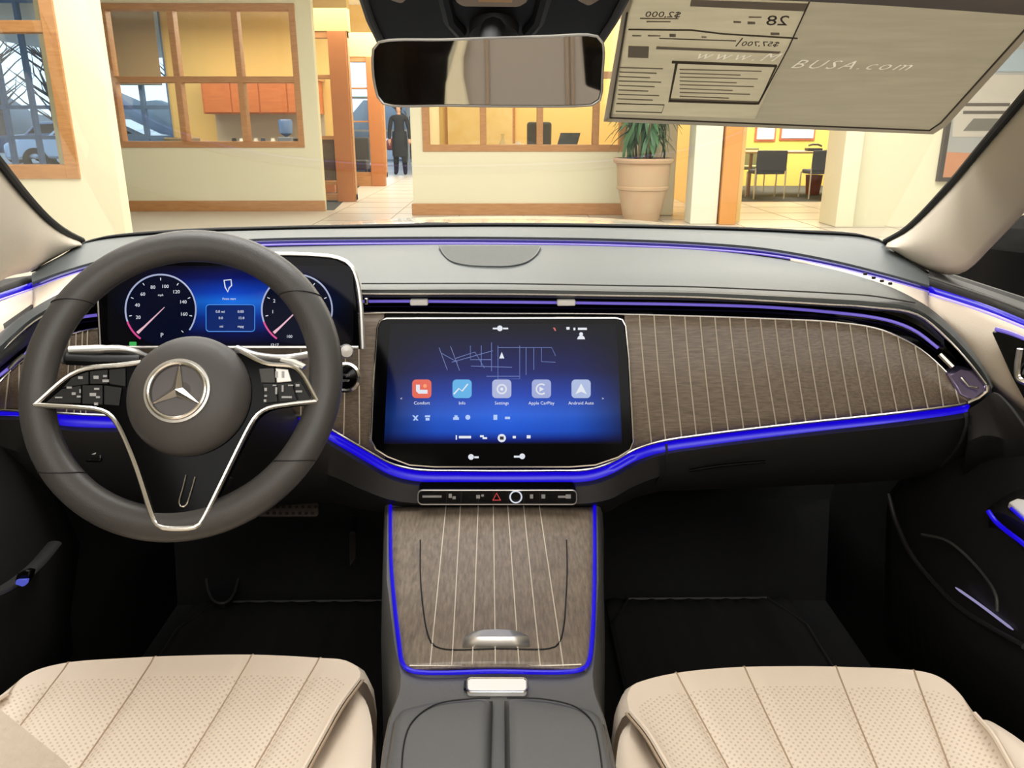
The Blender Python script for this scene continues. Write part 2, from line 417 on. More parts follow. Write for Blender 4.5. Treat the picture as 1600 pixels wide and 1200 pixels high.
# vent slot: recess behind the chrome lines
N = 120
cu, cl = c3(CU_, N), c3(CL_, N)
deep = Vector((0, .045, 0))
rows = [cu, [a + deep for a in cu], [a + deep for a in cl], cl]
MB().grid(rows).build('vent_recess', M['gloss'], dash)
MB().tube(cu, .0016, 8).build('chrome_line', M['chrome'], dash)
MB().tube(cl, .0016, 8).build('chrome_line', M['chrome'], dash)
vp = c3(V_, N, 0, .012)
MB().tube(vp, .0028, 8, flat=.8).build('vent_blade', M['violet'], dash)
for dy in (-6, 9):
    vb = c3([(x, y+dy, Y+.02) for x, y, Y in V_], N)
    MB().tube(vb, .0022, 6).build('vent_blade', M['gloss'], dash)
for x0, x1, y in ((641, 669, 472), (870, 899, 472.5)):
    a = P(x0, y, 1.172); b = P(x1, y, 1.172)
    MB().box((a+b)/2, ((b-a).length, .012, .009)).build('vent_tab', M['bright'], dash, bevel=.002)
MB().tube([P(1469,553,1.062), P(1489,573,1.05)], .0042, 8).build('vent_tab', M['chrome'], dash)
MB().box(P(573, 470, 1.165), (.006, .012, .010)).build('vent_tab', M['chrome'], dash, bevel=.002)
MB().tube(c3([(14,577,1.03),(26,564,1.04),(37,555,1.05)], 6), .003, 8).build('vent_tab', M['chrome'], dash)

# wood trim
def trimY(x, y):
    y0, Y0 = fCL.at(x); y1, Y1 = fG.at(x)
    t = max(0, min(1, (y - y0) / max(y1 - y0, 1)))
    return lerp(Y0, Y1, t) - .010*math.sin(math.pi*t)
def trim_loft(x0, x1, n, m=10):
    rows = []
    for j in range(m+1):
        r = []
        for i in range(n+1):
            x = lerp(x0, x1, i/n); y0 = fCL.at(x)[0]; y1 = max(fG.at(x)[0], y0+.5)
            y = lerp(y0, y1, j/m); r.append(P(x, y, trimY(x, y)))
        rows.append(r)
    return rows
tr = MB().grid(trim_loft(976, 1513, 110)).build('trim_panel', M['wood'], dash, solid=.004)
tl = MB().grid(trim_loft(-40, 600, 100)).build('trim_panel', M['wood'], dash, solid=.004)
MB().grid([[P(x, 489, 1.175) for x in range(560, 1021, 20)], [P(x, 745, 1.12) for x in range(560, 1021, 20)]]).build('trim_backing', M['black'], dash)
ST = list(zip((999,1022,1047,1070,1094,1117,1140,1164,1188,1211,1236,1259,1282,1306,1328,1354,1378,1403,1430,1464),
              (1018,1040,1065,1088,1113,1138,1162,1188,1213,1236,1259,1283,1307,1330,1354,1378,1402,1426,1450,1474)))
ST += [(1490, 1499)]
def strip(xt, xb, par):
    yt = fCL.at(xt)[0]; yb = fG.at(xb)[0]
    pts = []
    for k in range(13):
        t = k/12; x = lerp(xt, xb, t**1.15 if xt > 700 else t); y = lerp(yt, yb, t)
        y = max(y, fCL.at(x)[0]+.5)
        pts.append(P(x, y, trimY(x, y) - .0009))
    MB().tube(pts, .0010, 5).build('inlay_strip', M['inlay'], par)
for a, b in ST: strip(a, b, tr)
for a, b in ((14, 8), (30, 30), (109, 104), (119, 116), (129, 126), (137, 134), (541, 537), (560, 562), (500, 498), (470, 470)): strip(a, b, tl)
# silver line under the trim
MB().tube(c3(G_, 160, 0, -.003), .0022, 8).build('chrome_line', M['chrome'], dash)
# corner finisher at the right end of the vent
cf = [(1482,585,1.04),(1500,576,1.05),(1522,578,1.035),(1541,600,1.012),(1542,612,1.008),(1520,628,1.012),(1500,618,1.02)]
pts = [P(*q) for q in cf]
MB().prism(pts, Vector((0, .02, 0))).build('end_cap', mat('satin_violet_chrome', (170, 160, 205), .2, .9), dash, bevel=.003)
MB().tube([P(1513,629,1.012), P(1530,622,1.008), P(1543,611,1.004), P(1543,602,1.005)], .0025, 8).build('chrome_line', M['chrome'], dash)
MB().tube([P(1502,590,1.03), P(1514,604,1.02), P(1528,606,1.01)], .0018, 6).build('chrome_line', M['chrome'], dash)
# blue glow strip below the trim
N = 150
g0 = c3(G_, N, 3, .004); g1 = c3([(x, y + (10 if x < 60 else 20 if x < 300 else 19 if x < 1000 else lerp(19, 14, (x-1000)/513)), Y-.006) for x, y, Y in G_], N)
MB().grid([g0, [a.lerp(b, .5) + Vector((0, .003, 0)) for a, b in zip(g0, g1)], g1]).build('light_strip', M['blue'], dash, solid=.003)
# lower dash
LOW = [(-40,700,1.10),(38,760,1.12),(95,772,1.15),(180,790,1.17),(300,800,1.18),(420,790,1.18),(490,785,1.17),(525,785,1.16),(560,795,1.14),(600,800,1.12),(650,801,1.12),(720,801,1.12),(784,801,1.12),(860,801,1.12),(920,801,1.12),(950,800,1.13),(975,785,1.15),(1030,768,1.18),(1100,764,1.20),(1250,758,1.20),(1400,750,1.18),(1500,735,1.14),(1513,730,1.12)]
l0 = c3([(x, y + (9 if x < 60 else 19 if x < 300 else 18 if x < 1000 else lerp(18, 13, (x-1000)/513)), Y-.004) for x, y, Y in G_], N)
l1 = c3([(x, y + (15 if x < 60 else 26 if x < 300 else 26 if x < 1000 else 22), Y-.022) for x, y, Y in G_], N)
l4 = c3(LOW, N)
l2 = [a.lerp(b, .35) + Vector((0, -.025, 0)) for a, b in zip(l1, l4)]
l3 = [a.lerp(b, .75) + Vector((0, -.012, 0)) for a, b in zip(l1, l4)]
l5 = [a + Vector((0, .06, -.03)) for a in l4]; l6 = [a + Vector((0, .5, -.02)) for a in l4]
lowm = MB().grid([l0, l1, l2, l3, l4, l5, l6]).build('lower_dash', M['lower'], dash)
# fixed right end of the lower dash
MB().grid([c3([(1512,640,1.01),(1530,630,1.0),(1552,614,.99),(1580,640,.96)], 12), c3([(1512,690,1.0),(1540,680,.99),(1580,690,.97),(1640,720,.93)], 12), c3([(1500,760,1.08),(1540,760,1.06),(1600,780,1.0),(1660,800,.95)], 12)]).build('lower_end', M['lower'], dash, solid=.004)
# glovebox door gap and pull
gb = MB()
gb.tube(c3([(1041,694,1.075),(1042,710,1.068),(1038,735,1.078),(1025,757,1.11)], 14), .0018, 6)
gb.build('glovebox_gap', M['seam'], dash); gb = MB()
gb.tube(c3([(1506,646,1.005),(1510,656,1.0),(1500,690,1.01),(1470,728,1.06)], 14), .0022, 6)
gb.build('glovebox_gap', M['seam'], dash)
MB().tube(c3([(1078,735,1.098),(1120,728,1.09),(1196,721,1.085)], 10), .0035, 8, flat=.6).build('glovebox_pull', M['gloss'], dash)
# bonnet / light switch cluster left of the column
pl = Plane.by(130, 700, 1.10, 725, 1.09)
sw = flat('light_switch', rrect(116, 698, 158, 722, 6), pl, .0, .012, M['gloss'], dash, bevel=.002)
MB().prism(fl(rrect(124, 701, 150, 710, 3), pl, .003), -pl.n*.004).build('switch_key', M['silver'], sw)
MB().tube([P(352,746,1.12), P(425,747,1.12)], .0012, 6).build('panel_seam', M['pad_dark'], dash)

# control bar below the screen
cbp = Plane.by(784, 766, 1.062, 789, 1.068)
cb = flat('control_bar', rrect(653, 766, 901, 788, 6), cbp, .012, .02, M['gloss'], dash, bevel=.001)
MB().tube(fl(rrect(653, 766, 901, 788, 7), cbp, .013), .0011, 6, closed=True).build('bar_frame', M['silver'], cb)
mk = MB()
for p_ in (circ(806, 776.5, 9, 20),): MB().tube(fl(p_, cbp, .0145), .0011, 6, closed=True).build('volume_ring', M['white_icon'], cb)
tri = [(776,770.5),(782,781.5),(770,781.5)]
MB().tube(fl(tri, cbp, .0135), .0009, 5, closed=True).build('hazard_mark', M['red_icon'], cb)
for (x0, x1, y0, y1) in ((660,690,774.5,777.5),(701,706,772,778),(707,712,776,780),(744,750,774,779),(752,756,773,776),(828,833,773,779),(846,852,773,779),(872,884,775,778),(884,892,773,779)):
    mk.prism(fl([(x0,y0),(x1,y0),(x1,y1),(x0,y1)], cbp, .0128), -cbp.n*.0008)
mk.build('key_marking', M['grey_icon'], cb)['kind'] = 'stuff'

# ------------------------------------------------------------------ central touchscreen
ts = thing('touchscreen', 'large central touchscreen lit blue with five square app tiles', 'screen')
tp_ = Plane.by(784, 498, 1.150, 730, 1.068)
body = [(604,498),(962,497),(972,500),(977,510),(982,560),(989,690),(984,702),(965,714),(930,726),(890,729),(680,729),(640,726),(606,713),(588,702),(580,688),(584,600),(590,512),(594,502)]
flat('glass_panel', body, tp_, 0, .012, M['screen'], ts, bevel=.0015)
MB().tube(fl(body, tp_, -.003), .0022, 8, closed=True).build('bezel', M['chrome'], ts)
def scr_mat(name, stops, xfade=True, strength=1.0, hor=None):
    m = bpy.data.materials.new(name); m.use_nodes = True; nt = m.node_tree; b = nt.nodes['Principled BSDF']; L = nt.links.new
    b.inputs['Base Color'].default_value = (.004, .004, .006, 1); b.inputs['Roughness'].default_value = .08; b.inputs['Specular IOR Level'].default_value = .07
    uv = nt.nodes.new('ShaderNodeUVMap'); sp = nt.nodes.new('ShaderNodeSeparateXYZ'); L(uv.outputs[0], sp.inputs[0])
    r = nt.nodes.new('ShaderNodeValToRGB'); L(sp.outputs[1], r.inputs[0])
    el = r.color_ramp.elements
    el[0].position = stops[0][0]; el[0].color = (*lin(stops[0][1]), 1); el[1].position = stops[-1][0]; el[1].color = (*lin(stops[-1][1]), 1)
    for p_, c_ in stops[1:-1]:
        e = el.new(p_); e.color = (*lin(c_), 1)
    r2 = nt.nodes.new('ShaderNodeValToRGB'); L(sp.outputs[0], r2.inputs[0]); e2 = r2.color_ramp.elements
    hor = hor or [(0, .15), (.2, .75), (.5, 1), (.8, .75), (1, .12)]
    e2[0].position = hor[0][0]; e2[0].color = (*(hor[0][1],)*3, 1); e2[1].position = hor[-1][0]; e2[1].color = (*(hor[-1][1],)*3, 1)
    for p_, c_ in hor[1:-1]:
        e = e2.new(p_); e.color = (c_, c_, c_, 1)
    mx = nt.nodes.new('ShaderNodeMix'); mx.data_type = 'RGBA'; mx.blend_type = 'MULTIPLY'; mx.inputs[0].default_value = 1
    L(r.outputs[0], mx.inputs[6]); L(r2.outputs[0], mx.inputs[7]); L(mx.outputs[2], b.inputs['Emission Color'])
    b.inputs['Emission Strength'].default_value = strength
    return m
def scr(name, x0, y0, x1, y1, plane, off, m, parent, poly=None):
    a = plane.pt(x0, y1, off); b = plane.pt(x1, y0, off)
    uu = lambda co: ((co - a).dot(plane.u) / (b - a).dot(plane.u), (co - a).dot(plane.v) / (b - a).dot(plane.v))
    return MB().prism(fl(poly or [(x0,y0),(x1,y0),(x1,y1),(x0,y1)], plane, off), -plane.n*.0006).build(name, m, parent, smooth=False, uv=uu)
dm = scr_mat('blue_map_screen', [(0,(2,2,8)),(.03,(12,30,120)),(.10,(30,84,205)),(.24,(40,100,222)),(.40,(24,66,180)),(.60,(10,24,100)),(.8,(6,10,62)),(.95,(3,4,26)),(1,(2,2,10))])
sc_ = scr('display', 606, 506, 970, 694, tp_, .0008, dm, ts, poly=[(610,506),(962,506),(966,560),(972,694),(600,694),(606,560)])
apps = [(659,(222,74,44)),(722,(60,164,224)),(784,(158,168,212)),(846,(142,156,208)),(908,(158,176,216))]
names = ['Comfort', 'Info', 'Settings', 'Apple CarPlay', 'Android Auto']
for (x, c_), nm in zip(apps, names):
    t = flat('app_tile', rrect(x-15, 593, x+15, 622, 6), tp_, .0016, .0008, emis('app_tile_%d' % x, c_, .95), ts)
    if x == 659:
        MB().prism(fl([(650,601),(656,601),(656,609),(668,609),(668,615),(654,615),(650,611)], tp_, .0022), -tp_.n*.0004).build('glyph', M['white_icon'], t, smooth=False)
        MB().prism(fl(circ(664,603,3,10), tp_, .0022), -tp_.n*.0004).build('glyph', emis('orange_mark', (250,150,90), .9), t, smooth=False)
    elif x == 722:
        MB().tube([tp_.pt(*q, .0021) for q in ((709,616),(717,607),(722,611),(731,600))], .0011, 5).build('glyph', M['white_icon'], t)
    elif x == 784:
        MB().tube(fl(circ(784,608,7,20), tp_, .0021), .0014, 5, closed=True).build('glyph', M['white_icon'], t)
        MB().prism(fl(circ(784,608,2.5,12), tp_, .0022), -tp_.n*.0004).build('glyph', M['white_icon'], t, smooth=False)
    elif x == 846:
        MB().tube(fl(circ(846,608,8,18,50,310), tp_, .0021), .0013, 5).build('glyph', M['white_icon'], t)
        MB().prism(fl([(843,604),(850,608),(843,612)], tp_, .0022), -tp_.n*.0004).build('glyph', M['white_icon'], t, smooth=False)
    else:
        MB().prism(fl([(908,599),(917,616),(908,612),(899,616)], tp_, .0022), -tp_.n*.0004).build('glyph', M['white_icon'], t, smooth=False)
    text(nm, tp_, x, 630, .0046, M['white_icon'], ts, off=.0012)
mi = MB()
def bars(lst, pl, off, mb):
    for x0, y0, x1, y1 in lst: mb.prism(fl([(x0,y0),(x1,y0),(x1,y1),(x0,y1)], pl, off), -pl.n*.0004)
bars([(664,649,672,652),(665,653,671,657),(708,652,717,656),(710,649,715,652),(771,648,777,656),(789,651,797,655)], tp_, .0014, mi)
mi.prism(fl(circ(731,652,4,10), tp_, .0014), -tp_.n*.0004)
mi.prism(fl([(644,649),(647,649),(654,657),(651,657)], tp_, .0014), -tp_.n*.0004); mi.prism(fl([(651,649),(654,649),(648,657),(645,657)], tp_, .0014), -tp_.n*.0004)
mi.build('shortcut_marks', emis('pale_blue_mark', (170,200,250), .9), ts, smooth=False)['kind'] = 'stuff'
mi = MB()
bars([(712,680,714,687),(717,681,736,685),(750,680,756,683),(754,683,761,686),(801,681,806,685),(823,680,829,685),(770,512,778,514.5),(786,512,794,514.5),(896,512,899,516),(885,511,890,515),(903,512,917,515.5)], tp_, .0014, mi)
mi.prism(fl(circ(781,513,4.5,12), tp_, .0014), -tp_.n*.0004)
mi.prism(fl([(784,550),(788,560),(780,560)], tp_, .0014), -tp_.n*.0004)
mi.prism(fl(circ(908,522,3,12), tp_, .0014), -tp_.n*.0004); mi.prism(fl(circ(908,530,6,12,180,360), tp_, .0014), -tp_.n*.0004)
mi.prism(fl(circ(784,684.5,6.5,16), tp_, .0014), -tp_.n*.0004)
mi.prism(fl(circ(736,714,4.5,14), tp_, .0014), -tp_.n*.0004); bars([(741,713,748,716),(803,712,812,715)], tp_, .0014, mi)
mi.prism(fl(circ(816,713,4.5,14), tp_, .0014), -tp_.n*.0004)
mi.build('status_marks', M['white_icon'], ts, smooth=False)['kind'] = 'stuff'
MB().prism(fl([(781,682),(787,682),(787,687),(781,687)], tp_, .002), -tp_.n*.0004).build('home_glyph', M['black'], ts, smooth=False)
MB().prism(fl([(864,512),(867,512),(869,517),(867,517)], tp_, .0014), -tp_.n*.0004).build('alert_mark', M['red_icon'], ts, smooth=False)
st = MB()
for a in ([(686,543),(699,578)],[(704,541),(718,579)],[(712,560),(742,550),(757,575)],[(735,540),(735,562),(768,562)],[(752,540),(752,572)],[(768,535),(768,580)],[(778,540),(778,592),(812,592),(812,540)],[(778,543),(862,543),(868,556)],[(822,543),(822,586)],[(834,543),(834,578)],[(846,543),(846,565),(868,566)],[(706,566),(770,548)],[(736,572),(800,574)],[(690,552),(715,566)],[(760,588),(812,588)]):
    st.tube([tp_.pt(*q, .0012) for q in a], .0005, 4)
st.build('street_lines', emis('pale_street_lines', (120, 140, 205), .7), ts)['kind'] = 'stuff'
text('<', tp_, 627, 623, .004, M['white_icon'], ts); text('>', tp_, 942, 623, .004, M['white_icon'], ts)

# ------------------------------------------------------------------ instrument display behind the wheel
idp = Plane.by(350, 400, 1.115, 545, 1.075)
ic = thing('instrument_display', 'dark driver instrument display with two round dials behind the steering wheel', 'screen')
outl = [(153,545),(150,470),(158,425),(180,408),(230,401),(350,398),(490,400),(525,404),(543,413),(553,432),(558,470),(562,545)]
flat('display_housing', outl, idp, 0, .018, M['screen'], ic, bevel=.002)
hood = cr([(150,470,0),(158,425,0),(180,407,0),(230,400,0),(350,397,0),(490,399,0),(525,403,0),(545,412,0),(556,432,0),(563,470,0),(567,545,0)], 50)
MB().tube([idp.pt(p.x, p.y, -.004) for p in hood], .0035, 8).build('hood_rim', M['silver'], ic)
MB().tube([idp.pt(152,543,.002), idp.pt(560,543,.002)], .0022, 8).build('bottom_rim', M['silver'], ic)
MB().tube([idp.pt(152,450,.002), idp.pt(157,543,.002)], .0012, 8).build('side_rim', M['silver'], ic)
im = scr_mat('blue_dial_screen', [(0,(2,2,14)),(.15,(6,14,70)),(.35,(10,50,150)),(.55,(24,110,225)),(.66,(16,66,190)),(.85,(6,18,96)),(1,(2,2,16))], hor=[(0,0),(.12,.02),(.3,.5),(.5,1),(.68,.7),(.85,.05),(1,0)])
scr('display', 168, 415, 552, 540, idp, .0008, im, ic, poly=rrect(168, 415, 552, 540, 14))
dg_ = mat('dial_face', (2, 3, 8), .3, spec=.07, emit=lin((4, 9, 34)), estr=.8)
for n_, (cx, cy) in enumerate(((251,484),(464,484))):
    f_ = flat('dial', circ(cx, cy, 54, 40), idp, .0014, .0008, dg_, ic)
    MB().tube(fl(circ(cx, cy, 55, 40, 128, 395), idp, .002), .0011, 6).build('dial_ring', emis('pale_dial_ring', (180,190,225), .8), f_)
    MB().tube(fl(circ(cx, cy, 55, 14, 125, 160), idp, .0024), .0013, 6).build('dial_arc', emis('pink_dial_arc', (220,60,140), .8), f_)
    tk = MB()
    for k in range(17):
        a = math.radians(135 + k*270/16); 
        if k % 2 == 0: tk.tube([idp.pt(cx+50*math.cos(a), cy+50*math.sin(a), .002), idp.pt(cx+46*math.cos(a), cy+46*math.sin(a), .002)], .0006, 4)
    tk.build('dial_ticks', M['white_icon'], f_)['kind'] = 'stuff'
    a = math.radians(135)
    MB().tube([idp.pt(cx-36, cy+36, .0026), idp.pt(cx-26, cy+27, .0026), idp.pt(cx+6, cy-4, .0026)], [.0022, .0014, .0005], 6).build('needle', emis('pale_pink_needle', (240,190,205), .9), f_)
    if n_ == 0:
        for k, s_ in enumerate(('20','40','60','80','100','120','140','160')):
            a = math.radians(135 + (k+1)*270/9 - 4)
            text(s_, idp, cx+37*math.cos(a), cy+37*math.sin(a), .0048, M['white_icon'], f_, off=.002)
        text('mph', idp, cx, cy-23, .003, M['white_icon'], f_, off=.002)
        text('P', idp, cx+2, cy+40, .006, M['white_icon'], f_, off=.002)
    else:
        for k, s_ in enumerate(('1','2','3','4','5','6','7','8')):
            a = math.radians(175 + k*26)
            text(s_, idp, cx+38*math.cos(a), cy+38*math.sin(a), .0048, M['white_icon'], f_, off=.002)
        text('100', idp, cx-12, cy+42, .004, M['white_icon'], f_, off=.002)
flat('info_tile', rrect(322, 476, 398, 518, 5), idp, .0014, .0006, mat('info_tile_blue', (3,8,30), .3, spec=.07, emit=lin((10, 40, 110)), estr=.8), ic)
MB().tube(fl(rrect(322, 476, 398, 518, 5), idp, .0018), .0006, 5, closed=True).build('tile_frame', emis('tile_frame_blue', (60,140,235), .9), ic)
for s_, x, y in (('0.0 mi', 344, 487), ('0:00', 376, 487), ('0.0', 345, 497), ('12.8', 377, 497), ('mi', 346, 510), ('mpg', 376, 510), ('From start', 358, 467)):
    text(s_, idp, x, y, .0035 if y != 467 else .003, M['white_icon'], ic, off=.0022)
MB().tube(fl([(350,438),(361,437),(362,446),(358,450),(356,456),(352,449)], idp, .0018), .0009, 5, closed=True).build('gear_symbol', M['white_icon'], ic)
text('12:17', idp, 429, 539, .0036, M['white_icon'], ic, off=.002)
flat('ready_mark', rrect(202, 534, 213, 540, 1.5), idp, .0018, .0006, emis('green_lit_mark', (60, 190, 90), .8), ic)
# ------------------------------------------------------------------ steering wheel
WD = 0.925
wc = PD(285, 593, WD)
ta = math.radians(31)
wn = Vector((0, -math.cos(ta), math.sin(ta)))       # towards the driver
wpl = Plane(wc, wn)
wu = Vector((1, 0, 0)); wv_ = wpl.v
sw_ = thing('steering_wheel', 'charcoal leather steering wheel with silver V spoke and star emblem', 'steering wheel')
R = .1655
def wpt(a, r, h=0): return wc + wu*math.cos(a)*r + wv_*math.sin(a)*r + wn*h
rows = []
for i in range(96):
    a = 2*math.pi*i/96
    row = []
    for k in range(20):
        th = 2*math.pi*k/20
        row.append(wpt(a, R + .0195*math.cos(th), .0155*math.sin(th)))
    rows.append(row)
MB().grid(rows, closed_u=True, closed_v=True).build('rim', M['wheel'], sw_, auto=False)
for px, py in ((94, 459), (476, 456), (104, 737), (470, 731)):
    q = wpl.pt(px, py) - wc; a = math.atan2(q.dot(wv_), q.dot(wu))
    MB().tube([wpt(a - .0199*math.cos(2*math.pi*k/20)*math.tan(a)/R, R + .0199*math.cos(2*math.pi*k/20), .0159*math.sin(2*math.pi*k/20)) for k in range(20)], .0007, 5, closed=True).build('rim_seam', M['seam'], sw_)
def wp(x, y, h): return wpl.pt(x, y, h)
chl = cr([(221,566,0),(183,571,0),(133,576,0),(108,587,0),(54,633,0),(125,637,0),(162,642,0),(183,660,0),(208,717,0),(240,808,0),(250,824,0),(304,824,0),(317,811,0),(392,658,0),(417,637,0),(496,627,0),(471,583,0),(458,573,0),(415,568,0),(376,549,0)], 120)
# keep the two outer tips crisp
left = [(221,566),(183,571),(133,576),(108,587),(54,633)]
lowv = [(54,633),(125,637),(152,640),(170,647),(183,662),(208,717),(238,806),(244,819),(254,824),(302,824),(312,819),(319,808),(392,662),(402,648),(418,638),(450,632),(496,627)]
right = [(496,627),(471,583),(458,573),(415,568),(376,549)]
def z3(l): return [(a, b, 0) for a, b in l]
outl = [(p.x, p.y) for p in cr(z3(left), 14)] + [(p.x, p.y) for p in cr(z3(lowv), 60)][1:] + [(p.x, p.y) for p in cr(z3(right), 14)][1:]
MB().prism([wp(x, y, .0125) for x, y in outl], -wn*.018).build('spoke_panel', M['screen'], sw_, bevel=.002)
for l, n in ((left, 16), (lowv, 70), (right, 16)):
    MB().tube([wp(p.x, p.y, .0135) for p in cr(z3(l), n)], .0029, 8).build('spoke_trim', M['chrome'], sw_)
MB().tube([wp(p.x, p.y, .0135) for p in cr(z3([(291,742),(286,762),(280,788),(284,792),(290,790),(298,770),(305,745)]), 20)], .0008, 6).build('slot_outline', M['chrome'], sw_)
# hub: a dome
hc = wpl.pt(301, 621, .004)
HR = .0700
MB().lathe([(HR*.86, -.02), (HR*.97, -.008), (HR, .004), (HR*.985, .014), (HR*.93, .022), (HR*.8, .029), (HR*.6, .033), (HR*.42, .0345), (0.0, .035)], hc, wn, 56).build('airbag_cover', M['hub'], sw_, auto=False)
ec = wpl.pt(278, 611, .0375)
def ept(x, y, h=0.0): return ec + wu*x + wv_*y + wn*h
er = .0335
MB().lathe([(er*1.09, 0), (er*1.08, .0035), (er*1.0, .004), (er*.97, .001)], ec, wn, 48).build('emblem_bezel', M['silver'], sw_)
disc = MB().lathe([(er*.98, -.004), (er*.98, .0012), (0, .0014)], ec, wn, 40).build('emblem_disc', mat('emblem_grey', (92, 88, 88), .4), sw_)
MB().tube([ept(er*.93*math.cos(2*math.pi*k/48), er*.93*math.sin(2*math.pi*k/48), .004) for k in range(48)], .0024, 8, closed=True).build('emblem_ring', M['chrome'], sw_)
star = MB()
for k in range(3):
    a = math.radians(90 + 120*k); a1 = a - math.radians(60); a2 = a + math.radians(60)
    tip = ept(er*.95*math.cos(a), er*.95*math.sin(a), .0032); c0 = ept(0, 0, .0082)
    v1 = ept(er*.2*math.cos(a1), er*.2*math.sin(a1), .0022); v2 = ept(er*.2*math.cos(a2), er*.2*math.sin(a2), .0022)
    b = len(star.v); star.v += [tip, c0, v1, v2, ept(0, 0, .0015)]
    star.f += [(b, b+2, b+1), (b, b+1, b+3), (b, b+4, b+2), (b, b+3, b+4)]
star.build('emblem_star', M['chrome'], sw_, smooth=False)
# button pads
def key(poly, h, name='spoke_button', m='black'):
    return MB().prism([wp(x, y, h) for x, y in poly], -wn*.005).build(name, M[m], sw_, smooth=False, bevel=.0008)
lk = [[(112,590),(138,580),(138,600),(98,606)], [(140,580),(168,577),(168,600),(140,600)], [(170,577),(196,575),(196,604),(170,600)],
      [(96,608),(126,602),(126,630),(70,630)], [(128,602),(160,602),(160,632),(128,631)], [(162,602),(190,606),(186,634),(162,632)]]
rk = [[(404,576),(428,575),(430,598),(408,598)], [(430,575),(450,577),(456,596),(432,598)], [(410,600),(430,600),(434,628),(414,630)],
      [(432,600),(456,598),(464,626),(436,628)], [(458,598),(470,596),(486,624),(466,626)]]
for q in lk: key(q, .0145)
for i, q in enumerate(rk): key(q, .0145, m='silver' if i == 1 else 'pad_dark' if i == 0 else 'black')
mk = MB()
for (x0, y0, x1, y1) in ((122,588,129,592),(146,587,154,592),(161,586,167,589),(160,593,170,597),(104,604,112,607),(112,613,118,617),(120,618,126,621),(86,620,97,622),(124,608,126,614),(147,606,155,609),(140,614,150,619),(150,619,156,622),(147,629,153,633),
                         (413,606,417,611),(413,617,417,620),(426,601,432,603),(430,605,433,616),(440,602,443,612),(450,601,458,603),(462,610,472,613),(462,600,468,604),(440,619,456,622),(412,624,416,628),(430,580,434,590),(440,580,444,590)):
    mk.prism([wp(x, y, .0152) for x, y in ((x0,y0),(x1,y0),(x1,y1),(x0,y1))], -wn*.0006)
mk.build('button_marking', M['grey_icon'], sw_, smooth=False)['kind'] = 'stuff'
MB().tube([wp(x, y, -.028) for x, y in ((440,562),(458,566),(476,574))], [.006, .0075, .006], 8, flat=.5).build('shift_paddle', M['silver'], sw_)
# column shroud
cb0 = wc - wn*.05; cb1 = wc - wn*.26 + Vector((0, 0, -.02))
cs = thing('steering_column', 'black steering column shroud behind the wheel hub', 'steering column')
MB().tube([cb0, cb0.lerp(cb1, .4), cb1], [.055, .062, .07], 20).build('shroud', M['lower'], cs)
seat_origin(cs)
# stalks
ls = thing('turn_signal_stalk', 'silver and black control stalk left of the steering column', 'stalk')
MB().tube([P(p.x, p.y, p.z) for p in cr([(250,565,1.02),(215,552,1.0),(190,546,.99),(150,547,.98),(108,549,.97)], 16)], [.005]*4+[.007]*6+[.0085]*6, 10, flat=.8).build('arm', M['silver'], ls)
MB().tube([P(x, y, Y) for x, y, Y in ((218,562,.99),(150,562,.975),(104,560,.965))], [.008, .010, .010], 10, flat=.8).build('grip', M['black'], ls)
MB().tube([P(x, y, Y) for x, y, Y in ((104,557,.965),(99,557,.965))], .010, 12).build('end_button', M['silver'], ls)
rs = thing('gear_selector_stalk', 'silver tipped gear selector stalk right of the steering column', 'stalk')
MB().tube([P(p.x, p.y, p.z) for p in cr([(370,545,1.03),(400,556,1.02),(445,560,1.01),(500,552,1.03),(535,550,1.05)], 16)], .0055, 10).build('arm', M['silver'], rs)
MB().lathe([(.0001, -.006), (.008, -.006), (.010, 0), (.008, .006), (.0001, .0065)], P(541, 549, 1.04), Vector((.3, -1, .3)), 20).build('end_knob', M['silver'], rs)
# start/stop knob on the trim
pk = thing('start_button', 'round silver ringed start button right of the steering wheel', 'button')
pc = P(541, 590, 1.105)
pn = Vector((-.1, -1, .35)).normalized()
MB().lathe([(.012, -.004), (.0215, -.004), (.022, .004), (.019, .007), (.0165, .004), (.0165, 0)], pc, pn, 36).build('ring', M['chrome'], pk)
MB().lathe([(.0165, -.004), (.0165, .002), (.0001, .003)], pc, pn, 28).build('push_face', M['gloss'], pk)
tube_ = MB()
pcp = Plane(pc + pn*.0032, pn)
text('START', pcp, 541, 586, .003, M['grey_icon'], pk, off=.0004); text('STOP', pcp, 541, 595, .003, M['grey_icon'], pk, off=.0004)

# ------------------------------------------------------------------ centre console
con = thing('center_console', 'centre console with striped walnut lid edged by blue light between the seats', 'console')
YC = [(740, 1.14), (790, 1.075), (800, 1.058), (815, 1.03), (835, 1.0), (860, .965), (900, .912), (950, .85), (1000, .786), (1045, .735), (1060, .720), (1100, .677), (1150, .622), (1200, .572), (1260, .512), (1330, .45)]
def conY(y):
    for (a, A), (b, B) in zip(YC, YC[1:]):
        if y <= b: return lerp(A, B, max(0, (y-a)/(b-a)))
    return YC[-1][1]
cl_ = [(610,790),(610,830),(611,880),(616,940),(623,1000),(629,1036),(634,1043)]
cr_ = [(929,790),(929,830),(929,880),(928,940),(925,1000),(921,1032),(916,1040)]
def side(l, y):
    for (x0, y0), (x1, y1) in zip(l, l[1:]):
        if y <= y1: return lerp(x0, x1, max(0, (y-y0)/(y1-y0)))
    return l[-1][0]
def conP(x, y, h=0):
    p = P(x, y, conY(y)); p.z += h; return p
rows = []
for j in range(31):
    y = lerp(792, 1045, j/30)
    a, b = side(cl_, y), side(cr_, y)
    rows.append([conP(lerp(a, b, k/24), y, .004*math.sin(math.pi*k/24)) for k in range(25)])
cp = MB().grid(rows).build('trim_panel', M['wood_c'], con, solid=.004)
